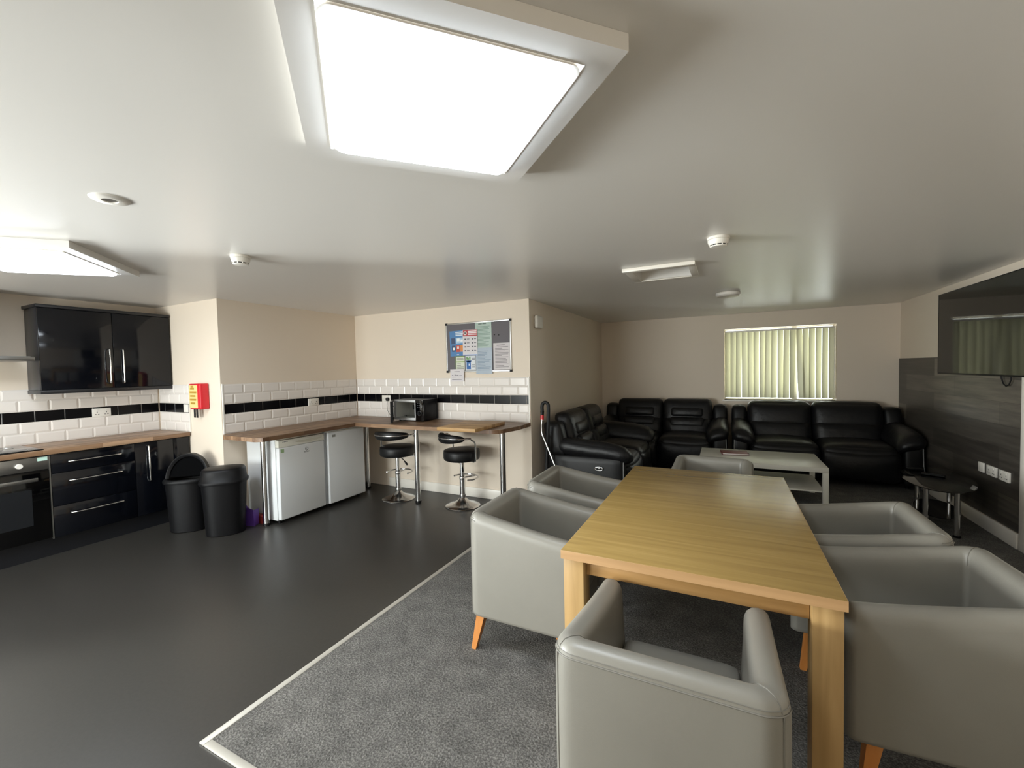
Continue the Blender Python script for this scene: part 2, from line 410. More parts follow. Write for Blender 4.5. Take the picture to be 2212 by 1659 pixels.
rooflight('large square rooflight glaring white in the ceiling above the near floor', -.713, 1.008, math.radians(46.5), .735, .59, SKY_A)
rooflight('square rooflight cut off by the left edge, above the kitchen units', -3.775, 1.045, math.radians(45), .765, .62, SKY_B)

# ------------------------------------------------------------------ ceiling fittings
t = thing('downlight', 'small round white recessed downlight between the two rooflights', 'light', (-2.341, .893, ZC))
obj('bezel', MB().lathe([(.026, -.001), (.028, -.008), (.062, -.006), (.068, -.001), (.068, 0)], n=32, cap=False), WPLAST, t, world=False)
obj('bulb', MB().lathe([(.0005, -.0045), (.026, -.0045), (.026, 0)], n=24), STEEL, t, world=False)
def detector(label, x, y, s=1):
    t = thing('smoke_detector', label, 'smoke detector', (x, y, ZC), random.random(), 'smoke detectors on the ceiling')
    obj('base', MB().lathe([(.056*s, 0), (.058*s, -.003), (.058*s, -.014), (.054*s, -.016)], n=32), WPLAST, t, world=False)
    mb = MB().lathe([(.053*s, -.016), (.055*s, -.018), (.054*s, -.028), (.047*s, -.045)], n=32)
    mb.lathe([(.044*s, -.051), (.041*s, -.057), (.015*s, -.060), (.001, -.060)], n=32)
    for k in range(10):
        a = 2*PI*k/10; mb.box(.043*s*math.cos(a)-.003, .043*s*math.cos(a)+.003, .043*s*math.sin(a)-.003, .043*s*math.sin(a)+.003, -.052, -.044)
    obj('cover', mb, WPLAST, t, world=False)
    obj('vent', MB().lathe([(.040*s, -.044), (.040*s, -.052)], n=24), BLKMAT, t, world=False)
detector('white smoke detector on the ceiling above the tall pier, left one', -2.772, 1.70)
detector('white smoke detector on the ceiling above the far end of the oak table', -.03, 2.868, 1.08)
t = thing('ceiling_lamp', 'round flat white ceiling lamp in front of the blind window', 'light', (.035, 5.09, ZC))
obj('body', MB().lathe([(.11, 0), (.118, -.006), (.118, -.03), (.112, -.036)], n=40), WPLAST, t, world=False)
obj('diffuser', MB().lathe([(.111, -.036), (.105, -.046), (.07, -.052), (.001, -.054)], n=40), mat('opal_diffuser', 'c9c2b8', .3), t, world=False)
# loft hatch: raised lining, recessed lid
t = thing('loft_hatch', 'white framed square hatch recessed into the lounge ceiling', 'hatch', ((HX0+HX1)/2, (HY0+HY1)/2, ZC))
fx0, fx1, fy0, fy1 = HX0-.06, HX1+.055, HY0-.06, HY1+.055
mb = MB().box(fx0, fx1, fy0, HY0, ZC-.028, ZC-.0005, .003); mb.box(fx0, fx1, HY1, fy1, ZC-.012, ZC-.0005, .003)
mb.box(fx0, HX0, HY0, HY1, ZC-.012, ZC-.0005, .003); mb.box(HX1, fx1, HY0, HY1, ZC-.012, ZC-.0005, .003)
obj('frame', mb, WHITEP, t)
mb = MB()
for a in ((HX0-.012, HX0-.001+.003, HY0, HY1), (HX1-.003, HX1+.012, HY0, HY1), (HX0, HX1, HY0-.012, HY0+.003), (HX0, HX1, HY1-.003, HY1+.012)): mb.box(*a, ZC+.101, ZC+.22)
mb.box(HX0, HX1, HY0, HY1, ZC+.2, ZC+.22)
obj('lid', mb, WHITEP, t)
obj('latch', MB().cyl((HX0+.05, HY1-.1, ZC+.2), (HX0+.05, HY1-.1, ZC+.17), .012), BLKMAT, t)

# ------------------------------------------------------------------ blind
t = thing('vertical_blind', 'cream vertical blind with one twisted slat, glowing in the lounge window', 'blind', (.696, YW+.07, WB[2]))
obj('head_rail', MB().box(WB[0]+.006, WB[1]-.006, YW+.045, YW+.085, 1.982, 2.006, .003), WPLAST, t)
ys = YW+.065
for k in range(18):
    x = .045+k*.0768; mb = MB(); a0 = random.uniform(.43, .53); a1 = a0+random.uniform(-.03, .10)
    sw0, sw1 = 0, random.uniform(-.008, .008)
    if k == 12: a0, a1, sw1 = .5, -.55, .034
    if k in (3, 7): a1 = .12
    if k == 11: a1 = .8; sw1 = -.014
    if k == 13: a1 = .1; sw1 = .016
    rows = []
    for j in range(13):
        f = j/12; z = 1.982-f*.99; a = a0+(a1-a0)*f**1.3; cx = x+sw0+(sw1-sw0)*f; hw = .0445
        rows.append([(cx+u*hw*math.cos(a), ys+u*hw*math.sin(a)+.006*(1-u*u), z) for u in (-1, -.5, 0, .5, 1)])
    mb.grid(rows)
    o = obj('slat', mb, BLIND, t)
mb = MB().tube([(1.372, ys-.02, 1.98), (1.374, ys-.022, 1.5), (1.371, ys-.02, 1.02)], .0022, 6); mb.tube([(1.380, ys-.02, 1.98), (1.379, ys-.022, 1.5), (1.371, ys-.02, 1.02)], .0022, 6)
obj('cord', mb, WPLAST, t)

# ------------------------------------------------------------------ wall tiles (metro, bevelled)
def tiles(label, axis, pos, sgn, a0, a1, z0, rows, black, off, trims):
    """splashback on plane axis=pos, facing sgn; tiles 198x98 in running bond"""
    c = (a0+a1)/2
    t = thing('tile_splashback', label, 'wall tiles', (pos, c, z0) if axis == 0 else (c, pos, z0))
    def P(a, d, z): return (pos+sgn*d, a, z) if axis == 0 else (a, pos+sgn*d, z)
    def bx(m_, p, q, d0, d1, lo, hi):
        A, B = P(p, d0, lo), P(q, d1, hi); m_.box(A[0], B[0], A[1], B[1], A[2], B[2])
    g = MB(); wm2 = MB(); bx(g, a0, a1, .0005, .004, z0, z0+rows*.1); obj('grout', g, GROUT, t)
    wm, bmm = MB(), MB()
    for r in range(rows):
        m_ = bmm if r == black else (wm if r < black else wm2)
        a = a0-.2+(off if r % 2 == 0 else off-.1); 
        if r == black: a = a0-.2+off
        while a < a1:
            p, q = max(a0, a+.0015), min(a1, a+.1985); a += .2
            if q-p < .02: continue
            lo, hi = z0+r*.1+.0015, z0+r*.1+.0985
            e = .013 if r != black else .003; dh = .0095 if r != black else .0075
            e = min(e, (q-p)*.3)
            A = [P(p, .0035, lo), P(q, .0035, lo), P(q, .0035, hi), P(p, .0035, hi)]
            B = [P(p, .0055, lo), P(q, .0055, lo), P(q, .0055, hi), P(p, .0055, hi)]
            D = [P(p+e, dh, lo+e), P(q-e, dh, lo+e), P(q-e, dh, hi-e), P(p+e, dh, hi-e)]
            m_.grid([A, B, D], closed_v=True); m_.bm.faces.new([m_.bm.verts.new(v) for v in D])
    obj('white_tiles_below', wm, TILEW, t, ang=8); obj('white_tiles_above', wm2, TILEW, t, ang=8); obj('black_tile_band', bmm, TILEB, t, ang=8, label='row of black tiles')
    if trims:
        for a in trims:
            m_ = MB(); bx(m_, a-.006, a+.006, .0005, .012, z0, z0+rows*.1+.004); obj('edge_trim', m_, WPLAST, t)
    return t
WT = .908                          # worktop top
tiles('white and black metro tiles along the kitchen wall behind the hob', 0, XL, 1, .35, 2.487, WT, 5, 2, .18, [])
tiles('narrow patch of metro tiles on the pier beside the fire blanket', 1, YP, -1, XL+.012, -5.05, WT, 5, 2, .12, [-5.044])
tiles('metro tiles on the wall behind the two fridges', 0, XP, 1, YP+.02, YB-.012, WT, 5, 2, .2, [YP+.014])
tiles('metro tiles on the wall behind the microwave', 1, YB, -1, XP+.012, XA-.02, WT, 5, 2, .13, [XA-.013])

# ------------------------------------------------------------------ kitchen run
XF = -5.07
t = thing('kitchen_worktop', 'straight wood block worktop along the kitchen wall with the black hob', 'worktop', (-5.35, 1.4, .868))
obj('slab', MB().box(XL+.001, -5.045, .2, YP-.014, .868, WT, .003), BLOCKK, t)
t = thing('hob', 'black glass hob set in the kitchen worktop at the left edge', 'hob', (-5.34, 1.12, WT))
obj('glass', MB().box(-5.62, -5.085, .83, 1.418, WT+.0005, WT+.007, .002), GLASSBLK, t)
mb = MB()
for x, y, r in ((-5.48, .98, .09), (-5.48, 1.27, .075), (-5.22, .98, .075), (-5.22, 1.27, .09)):
    mb = MB().lathe([(r-.004, WT+.0071), (r-.004, WT+.0075), (r, WT+.0075), (r, WT+.0071)], (x, y, 0), 32, cap=False); obj('cooking_zone', mb, STEEL, t)
def cabinet(label, y0, y1, fronts):
    t = thing('base_cabinet', label, 'cabinet', ((XL+XF)/2, (y0+y1)/2, 0))
    obj('carcass', MB().box(XL+.012, XF-.022, y0+.001, y1-.001, .15, .864), CARCASS, t)
    obj('plinth', MB().box(XF-.075, XF-.06, y0, y1, .0, .15), CARCASS, t)
    for kind, a, b, lo, hi in fronts:
        d = obj(kind, MB().box(XF-.02, XF, a+.0015, b-.0015, lo, hi, .003), GLOSSBLK, t)
        if kind == 'drawer':
            c = (a+b)/2+.0; z = hi-.075; obj('handle', bar_handle((XF, c-.175, z), (XF, c+.175, z), (1, 0, 0)), CHROME, d)
        elif kind == 'door':
            y = b-.045 if fronts_side.get(label, 1) > 0 else a+.10; obj('handle', bar_handle((XF, y, .48), (XF, y, .825), (1, 0, 0)), CHROME, d)
    return t
fronts_side = {}
def bar_handle(a, b, n):
    """waisted chrome bar: flat flared feet, narrow waists and a fatter middle"""
    a, b, n = Vector(a), Vector(b), Vector(n); L = b-a; mb = MB(); pts = []; rs = []
    for f, d, r in ((0, 0, .0075), (.0, .018, .0075), (.03, .028, .0068), (.12, .03, .0052), (.3, .033, .0045), (.34, .033, .0062), (.5, .034, .0072), (.66, .033, .0062), (.7, .033, .0045), (.88, .03, .0052), (.97, .028, .0068), (1, .018, .0075), (1, 0, .0075)):
        pts.append(a+L*f+n*d); rs.append(r)
    return mb.tube(pts, rs, 10)
fronts_side['black gloss base cabinet with an upright handle behind the bins'] = -1
cabinet('black gloss three drawer unit with long handles beside the oven', 1.447, 2.02, [('drawer', 1.447, 2.02, .70, .862), ('drawer', 1.447, 2.02, .42, .697), ('drawer', 1.447, 2.02, .152, .417)])
cabinet('black gloss base cabinet with an upright handle behind the bins', 2.02, 2.487, [('door', 2.02, 2.34, .152, .862), ('filler_panel', 2.34, 2.487, .152, .862)])
cabinet('black gloss base cabinet left of the oven, outside the view', .25, .845, [('door', .25, .845, .152, .862)])
# oven
t = thing('oven', 'built-in black oven with steel control strip below the hob', 'oven', (-5.35, 1.145, .15))
obj('body', MB().box(XL+.03, XF-.021, .852, 1.438, .152, .862), CARCASS, t)
obj('control_panel', MB().box(XF-.02, XF, .852, 1.436, .75, .858, .002), STEEL, t)
obj('display', MB().box(XF, XF+.0015, 1.372, 1.43, .823, .853), mat('green_display_glow', 'bcd8cc', .3, emis=('9fd0c0', .25)), t)
for y in (1.268, 1.02): obj('knob', MB().cyl((XF, y, .802), (XF+.02, y, .802), .021, .018, 20), WPLAST, t)
d = obj('door', MB().box(XF-.02, XF, .852, 1.436, .165, .742, .002), GLASSBLK, t)
obj('handle', MB().box(XF+.03, XF+.042, .90, 1.36, .664, .694, .003).box(XF, XF+.031, .915, .93, .676, .688).box(XF, XF+.031, 1.33, 1.345, .676, .688), STEEL, d)
obj('window', MB().box(XF, XF+.0012, .93, 1.33, .30, .60), mat('oven_window', '1b1d20', .15), d)
obj('trim', MB().box(XF-.02, XF+.002, 1.4375, 1.4455, .152, .858), STEEL, t)
obj('plinth', MB().box(XF-.075, XF-.06, .846, 1.447, 0, .15), CARCASS, t)
# wall cabinet
t = thing('wall_cabinet', 'black gloss two door wall cabinet with chrome handles', 'cabinet', (-5.5, 2.0, 1.37))
y0, y1, xf = 1.50, 2.487, -5.355
obj('body', MB().box(XL+.012, xf-.02, y0, y1, 1.40, 2.13, .001), mat('dark_satin_side', '1f2024', .3), t)
obj('cornice', MB().box(XL+.001, xf+.012, y0-.012, y1, 2.13, 2.158, .003), CARCASS, t)
obj('pelmet', MB().box(XL+.012, xf+.006, y0-.006, y1, 1.366, 1.40, .003), CARCASS, t)
for a, b, hy in ((y0, 2.004, 1.968), (2.006, y1, 2.072)):
    d = obj('door', MB().box(xf-.02, xf, a+.001, b-.001, 1.402, 2.128, .003), GLOSSBLK, t)
    obj('handle', bar_handle((xf, hy, 1.445), (xf, hy, 1.775), (1, 0, 0)), CHROME, d)
# cooker hood
t = thing('cooker_hood', 'stainless steel cooker hood just showing at the left edge', 'cooker hood', (-5.42, 1.12, 1.655))
obj('canopy', MB().box(XL+.001, -5.20, .83, 1.43, 1.655, 1.69, .004).prism([(XL+.001, .85), (-5.22, .85), (-5.22, 1.41), (XL+.001, 1.41)], 1.69, 1.694), STEEL, t)
mb = MB(); mb.grid([[(XL+.001, 1.0, 1.694), (-5.42, 1.0, 1.694), (-5.42, 1.26, 1.694), (XL+.001, 1.26, 1.694)], [(XL+.001, 1.0, ZC-.001), (-5.42, 1.0, ZC-.001), (-5.42, 1.26, ZC-.001), (XL+.001, 1.26, ZC-.001)]], closed_v=True)
obj('chimney', mb, STEEL, t)
# sockets
def socket(label, axis, pos, sgn, a0, a1, z0, z1, outlets=2, name='wall_socket', group=None, holes=True, plate=WPLAST, d0=.0105):
    t = thing(name, label, 'socket', (pos, (a0+a1)/2, (z0+z1)/2) if axis == 0 else ((a0+a1)/2, pos, (z0+z1)/2), 0, group)
    def b(m_, p, q, lo, hi, e0, e1, bev=0):
        if axis == 0: m_.box(pos+sgn*e0, pos+sgn*e1, p, q, lo, hi, bev)
        else: m_.box(p, q, pos+sgn*e0, pos+sgn*e1, lo, hi, bev)
    m_ = MB(); b(m_, a0, a1, z0, z1, d0-.009, d0+.006, .003); obj('plate', m_, plate, t)
    if holes:
        w = (a1-a0)/outlets
        for k in range(outlets):
            m_ = MB(); r = MB()
            c = a0+w*(k+.5); z = (z0+z1)/2-.012
            for dx, dz, ww, hh in ((0, .016, .003, .006), (-.011, -.006, .005, .003), (.011, -.006, .005, .003)): b(m_, c+dx-ww, c+dx+ww, z+dz-hh, z+dz+hh, d0+.006, d0+.0064)
            b(r, c-.006, c+.006, z+.030, z+.044, d0+.006, d0+.0095, .001)
            obj('pin_holes', m_, BLKMAT, t); obj('rocker_switch', r, plate, t)
    return t
socket('white double socket in the black tiles above the kitchen worktop', 0, XL, 1, 1.925, 2.07, 1.107, 1.193)
socket('blank white plate in the tiles on the pier', 1, YP, -1, -5.145, -5.058, 1.116, 1.200, 1, 'blank_plate', holes=False)
socket('white double socket in the black tiles above the fridges', 0, XP, 1, 3.482, 3.628, 1.107, 1.193)
s = socket('white socket with a black plug beside the microwave', 1, YB, -1, -4.03, -3.885, 1.107, 1.193)

# fire blanket box
t = thing('fire_blanket', 'red fire blanket box with yellow label hung on the pier', 'fire blanket', (-4.78, YP, 1.16))
obj('box', MB().box(-4.885, -4.685, YP-.085, YP-.001, 1.16, 1.42, .012, 3), RED, t)
lab = MB().box(-4.878, -4.735, YP-.0865, YP-.0845, 1.175, 1.405); obj('label', lab, mat('yellow_label', 'f0cf8a', .5), t)
mb = MB()
for k, (a, b) in enumerate(((-4.86, -4.79), (-4.87, -4.75), (-4.865, -4.77), (-4.87, -4.76), (-4.86, -4.78))): mb.box(a, b, YP-.0872, YP-.0864, 1.36-k*.037, 1.375-k*.037+.004)
mb.box(-4.85, -4.80, YP-.0872, YP-.0864, 1.38, 1.40)
obj('label_print', mb, mat('ochre_print', 'b08a2c', .6), t)
mb = MB().box(-4.868, -4.838, YP-.06, YP-.054, 1.072, 1.165, .002).box(-4.825, -4.795, YP-.06, YP-.054, 1.072, 1.165, .002)
obj('pull_tape', mb, BLKMAT, t)

# ------------------------------------------------------------------ bins, dustpan
def bin_shell(h, rx0, ry0, rx1, ry1, th=.004):
    mb = MB(); n = 40; rows = []
    def ring(rx, ry, z):
        out = []
        for k in range(n):
            a = 2*PI*k/n; c, s_ = math.cos(a), math.sin(a); e = .78
            out.append((rx*math.copysign(abs(c)**e, c), ry*math.copysign(abs(s_)**e, s_), z))
        return out
    for f in (0, .012, .05, .3, .6, .9, 1):
        k = .93 if f == 0 else 1
        rows.append(ring((rx0+(rx1-rx0)*f)*k, (ry0+(ry1-ry0)*f)*k, h*f))
    rows.append(ring(rx1-th, ry1-th, h)); rows.append(ring(rx0*.98-th, ry0*.98-th, .02))
    mb.grid(rows, closed_v=True, cap=True); return mb, ring
# closed bin on the right
t = thing('swing_bin', 'black swing bin with closed lid at the end of the breakfast bar', 'bin', (-4.275, 2.375, 0), math.radians(48), 'black swing bins')
mb, ring = bin_shell(.50, .158, .128, .182, .15); obj('body', mb, BLKPL, t, world=False)
mb = MB(); rows = [ring(.182, .15, .485), ring(.196, .163, .485), ring(.200, .167, .50), ring(.196, .163, .515), ring(.186, .153, .522), ring(.178, .145, .60), ring(.17, .137, .618), ring(.155, .122, .624), ring(.02, .02, .632), ring(.001, .001, .632)]
mb.grid(rows, closed_v=True); obj('lid', mb, BLKPL, t, world=False, ang=60)
# open bin on the left
t = thing('swing_bin', 'black swing bin with its lid flap open, beside the base cabinets', 'bin', (-4.71, 2.29, 0), math.radians(40), 'black swing bins')
mb, ring = bin_shell(.49, .158, .128, .182, .15); obj('body', mb, BLKPL, t, world=False)
mb = MB(); rows = [ring(.182, .15, .475), ring(.196, .163, .475), ring(.200, .167, .49), ring(.196, .163, .505), ring(.182, .15, .515), ring(.165, .133, .512), ring(.165, .133, .49)]
mb.grid(rows, closed_v=True, closed_u=True); obj('rim', mb, BLKPL, t, world=False)
mb = MB(); out = []
for k in range(21):                                   # half-moon hood standing up over the rim
    a = PI*k/20; c, s_ = math.cos(a), math.sin(a); out.append((c, s_))
rows = []
for sc, dy in ((1.0, -.055), (1.0, .0), (.97, .012), (.86, .012), (.86, -.045), (.97, -.055)):
    rows.append([(.182*sc*c, -.0+.10*s_*.4+dy+.02, .508+.232*sc*s_) for c, s_ in out])
mb.grid(rows, closed_u=True, cap=False); obj('hood', mb, BLKPL, t, world=False)
mb = MB(); rows = [[(.155*c, .035*s_+.02, .512+.2*s_*.97) for c, s_ in out], [(.155*c, .035*s_+.028, .512+.2*s_*.97) for c, s_ in out]]
mb.grid(rows); n = len(out)
poly = [(.153*c, .198*s_) for c, s_ in out]
mb = MB(); mb.prism(poly, 0, .004, lambda p: (p[0], -.012+.22*p[1]+p[2], .520+.98*p[1])); obj('flap', mb, mat('shade_black_plastic', '030304', .8, spec=.05), t, world=False)  # flap coloured near-black to paint in the shade inside the hood
t = thing('dustpan', 'purple plastic dustpan standing on edge behind the closed bin', 'dustpan', (-4.235, 2.565, 0), math.radians(16))
mb = MB(); mb.grid([[(-.02, 0, .0), (.10, -.02, .002), (.10, .02, .002)], [(-.03, .02, .16), (.09, 0, .15), (.09, .05, .15)], [(-.03, .04, .17), (.05, .03, .20), (.05, .06, .20)]])
mb = MB(); mb.prism([(-.06, .012), (.075, .0), (.065, .165), (.0, .185), (-.045, .17)], 0, .004, lambda p: (p[0], p[2]-.012, p[1]))
mb.box(.062, .068, -.012, .06, .01, .16, .002); mb.box(-.05, .065, -.012, .055, .0, .006, .002)
obj('pan', mb, PURPLE, t, world=False)
obj('handle', MB().tube([(-.01, .003, .17), (-.04, .01, .195), (-.08, .015, .21)], [.012, .01, .008], 10), PURPLE, t, world=False)
t = thing('hand_brush', 'dark red hand brush on the floor behind the purple dustpan', 'brush', (-4.235, 2.672, 0), PI/2)
obj('handle', MB().cushion(0, 0, .075, .05, .2, .03, .014, n=6), REDDK, t, world=False)
obj('bristles', MB().box(-.02, .02, -.09, .06, 0, .062), REDDK, t, world=False)

# ------------------------------------------------------------------ breakfast bar
t = thing('breakfast_bar', 'L shaped wood block breakfast bar on chrome legs over the fridges', 'worktop', (-4.0, 3.7, 0))
XB, YBF = -3.86, 3.615
mb = MB().prism([(XP+.001, 2.53), (XP+.075, 2.462), (XB-.06, 2.462), (XB, 2.50), (XB, YBF), (XP+.001, YBF)], .868, WT)
obj('slab', mb, BLOCKY, t)
poly = [(XP+.001, YBF+.0005), (XB+.001, YBF), (-2.07, YBF)]+[p for p in arc((-2.07, YBF+.12), .12, -PI/2, -.25, 6)]+[(XA-.002, YBF+.35), (XA-.002, YB-.013), (XP+.001, YB-.013)]
obj('slab', MB().prism(poly, .868, WT), BLOCKX, t)
for x, y in ((-4.075, 2.645), (-3.13, 3.82), (-2.03, 3.82), (-4.13, 4.05)):
    mb = MB().cyl((x, y, .0), (x, y, .866), .03, n=24); mb.lathe([(.045, .858), (.045, .867)], (x, y, 0), 24)
    l = obj('leg', mb, CHROME, t); obj('foot', MB().lathe([(.031, .0005), (.034, .004), (.034, .022), (.031, .026)], (x, y, 0), 24), BLKPL, l)

def fridge(label, y0, y1, strip, x1=-3.93):
    zt = .842
    t = thing('fridge', label, 'fridge', ((XP+x1)/2, (y0+y1)/2, 0), 0, 'white undercounter fridges')
    obj('body', MB().box(XP+.05, x1-.055, y0, y1, .035, zt, .006), APPL, t)
    obj('top', MB().box(XP+.05, x1-.03, y0-.001, y1+.001, zt, zt+.016, .005), APPL2 if strip else APPL, t)
    hi = zt-.075 if strip else zt-.004
    d = obj('door', MB().box(x1-.05, x1, y0+.001, y1-.001, .045, hi, .011, 3), APPL, t)
    if strip:
        s_ = obj('control_strip', MB().box(x1-.052, x1+.001, y0, y1, hi+.002, zt-.002, .006), APPL2, t)
        mb = MB(); n = 10; a = []; c = []
        for k in range(n+1):
            f = k/n; y = y0+.17+(y1-y0-.19)*f; dz = .028*math.sin(PI*min(1, f*1.0))**.6
            a.append((x1+.0015, y, hi+.045)); c.append((x1+.0015, y, hi+.045-dz))
        mb.grid([a, c]); obj('handle_recess', mb, mat('ivory_painted_shade', 'c9c6b6', .4), s_)  # flat patch; its darker ivory paints the shade of the recess
        mb = MB()
        for k in range(4): mb.box(x1+.0008, x1+.0016, y0+.045+k*.016, y0+.055+k*.016, hi+.052, hi+.058)
        obj('markings', mb, INK, s_)
        cy = y0+.315; z = hi-.055
        m_ = MB().tube(arc((x1+.0006, cy, z), .016, 0, 2*PI*23/24, 23, (1, 2)), .0022, 6, closed=True)
        obj('emblem', m_, INKDK, d)
        mw = Matrix.Translation((x1+.0002, cy, z)) @ Matrix(((0,0,1,0),(1,0,0,0),(0,1,0,0),(0,0,0,1)))
        text('lettering', 'i', .026, INKDK, d, mw)
        text('lettering', 'INDESIT', .017, INKDK, d, Matrix.Translation((0, 0, -.031)) @ mw)
        obj('sticker', MB().box(x1, x1+.0012, y0+.022, y0+.058, hi-.05, hi-.015), mat('green_rating_sticker', '9db98c', .5), d)
    else:
        obj('sticker', MB().box(x1, x1+.0012, y0+.055, y0+.10, hi-.055, hi-.028), mat('grey_sticker', '9a9a94', .5), d)
        obj('trim', MB().box(x1-.052, x1-.006, y0, y1, zt-.0035, zt+.001), APPL2, t)
    for y in (y0+.04, y1-.04):
        for x in (XP+.09, x1-.08): obj('foot', MB().cyl((x, y, 0), (x, y, .036), .018), BLKPL, t)
    return t
fridge('white undercounter fridge with an ivory handle strip, nearer the bins', 2.70, 3.235, True)
fridge('plain white undercounter fridge nearer the bar stools', 3.275, 3.80, False, -3.915)

# microwave
t = thing('microwave', 'black and silver microwave with its door hanging open on the breakfast bar', 'microwave', (-3.345, 4.08, WT))
mx0, mx1, my0, my1, mz0, mz1 = -3.565, -3.125, 3.945, 4.225, WT+.012, WT+.255
mb = MB(); cx0, cx1 = mx0+.035, mx1-.125
mb.box(mx0, mx1, my0+.25, my1, mz0, mz1, .003); mb.box(mx0, cx0, my0+.012, my0+.25, mz0, mz1, .002); mb.box(cx1, mx1, my0+.012, my0+.25, mz0, mz1, .002)
mb.box(cx0, cx1, my0+.012, my0+.25, mz0, mz0+.03); mb.box(cx0, cx1, my0+.012, my0+.25, mz1-.03, mz1)
obj('casing', mb, BLKPL, t)
mb = MB().box(mx0+.002, cx1+.012, my0, my0+.012, mz1-.03, mz1-.002, .001).box(mx0+.002, cx1+.012, my0, my0+.012, mz0+.002, mz0+.03, .001)
mb.box(mx0+.002, cx0, my0, my0+.012, mz0+.03, mz1-.03).box(cx1, cx1+.012, my0, my0+.012, mz0+.03, mz1-.03)
obj('front_frame', mb, mat('silver_paint', 'cfd0cf', .35), t)
mb = MB(); c = (cx0+.001, cx1-.001, my0+.012, my0+.248, mz0+.031, mz1-.031)
mb.grid([[(c[0], c[2], c[4]), (c[1], c[2], c[4]), (c[1], c[2], c[5]), (c[0], c[2], c[5])], [(c[0], c[3], c[4]), (c[1], c[3], c[4]), (c[1], c[3], c[5]), (c[0], c[3], c[5])]], closed_v=True)
mb.bm.faces.new([mb.bm.verts.new(v) for v in ((c[0], c[3], c[4]), (c[1], c[3], c[4]), (c[1], c[3], c[5]), (c[0], c[3], c[5]))])
obj('cavity', mb, mat('grey_cavity', 'c2c3be', .3), t)
obj('waveguide_cover', MB().box(c[0]+.05, c[0]+.13, c[3]-.003, c[3]-.001, c[4]+.07, c[4]+.13), INK, t)
obj('turntable', MB().lathe([(.001, c[4]+.006), (.10, c[4]+.006), (.105, c[4]+.014)], ((c[0]+c[1])/2, (c[2]+c[3])/2, 0), 28, cap=False), PANE, t)
cp = obj('control_panel', MB().box(cx1+.0125, mx1-.001, my0, my0+.012, mz0+.001, mz1-.001, .002), GLASSBLK, t)
obj('knob', MB().cyl((mx1-.058, my0, mz0+.085), (mx1-.058, my0-.018, mz0+.085), .022, .019, 20), BLKPL, cp)
obj('dial_ring', MB().tube(arc((mx1-.058, my0-.001, mz0+.085), .027, 0, 2*PI*23/24, 23, (0, 2)), .0012, 6, closed=True), ALU, cp)
mb = MB()
for k in range(3):
    for j in range(2): mb.box(mx1-.085+j*.03, mx1-.07+j*.03, my0-.0008, my0, mz1-.045-k*.022, mz1-.04-k*.022)
obj('markings', mb, INK, cp)
obj('side_panel', MB().box(mx1, mx1+.004, my0+.05, my1-.04, mz0+.04, mz1-.035, .0015), BLKPL, t)
for x in (mx0+.05, mx1-.05):
    for y in (my0+.05, my1-.05): obj('foot', MB().cyl((x, y, WT+.0003), (x, y, mz0), .012), BLKMAT, t)
a = math.radians(-50); hx, hy = mx0+.001, my0-.005; dl = cx1+.012-mx0
def dfn(p): return (hx+p[0]*math.cos(a)-p[1]*math.sin(a), hy+p[0]*math.sin(a)+p[1]*math.cos(a), p[2])
mb = MB(); mb.prism([(0, -.026), (dl, -.026), (dl, 0), (0, 0)], mz0+.003, mz1-.002, dfn)
d = obj('door', mb, BLKPL, t)
mb = MB(); mb.prism([(.02, -.0275), (dl-.02, -.0275), (dl-.02, -.0262), (.02, -.0262)], mz0+.02, mz1-.02, dfn); obj('window', mb, GLASSBLK, d)
mb = MB()
for z in (mz0+.05, mz1-.06): mb.prism([(dl-.018, .0), (dl-.008, .0), (dl-.012, .018), (dl-.024, .014)], z, z+.012, dfn)
obj('latch', mb, BLKMAT, d)
# plug and flex
t = thing('plug', 'black plug and flex in the socket behind the microwave', 'plug', (-3.92, YB-.03, 1.14))
obj('body', MB().cushion(-3.922, YB-.034, 1.142, .048, .032, .046, .014, n=6), BLKMAT, t)
pts = [(-3.922, YB-.036, 1.12), (-3.925, YB-.04, 1.06), (-3.915, YB-.045, 1.0), (-3.875, YB-.05, .95), (-3.80, YB-.055, .918), (-3.70, YB-.05, .914), (-3.60, YB-.022, .914), (-3.53, YB-.020, .95)]
obj('flex', MB().tube(pts, .0035, 8), mat('grey_flex', '6b6762', .5), t)
# chopping board
tag(obj('chopping_board', MB().box(-2.545, -2.10, 3.415, 4.02, WT+.0008, WT+.034, .003), BOARDW), 'thick wooden chopping board overhanging the front of the breakfast bar', 'chopping board')

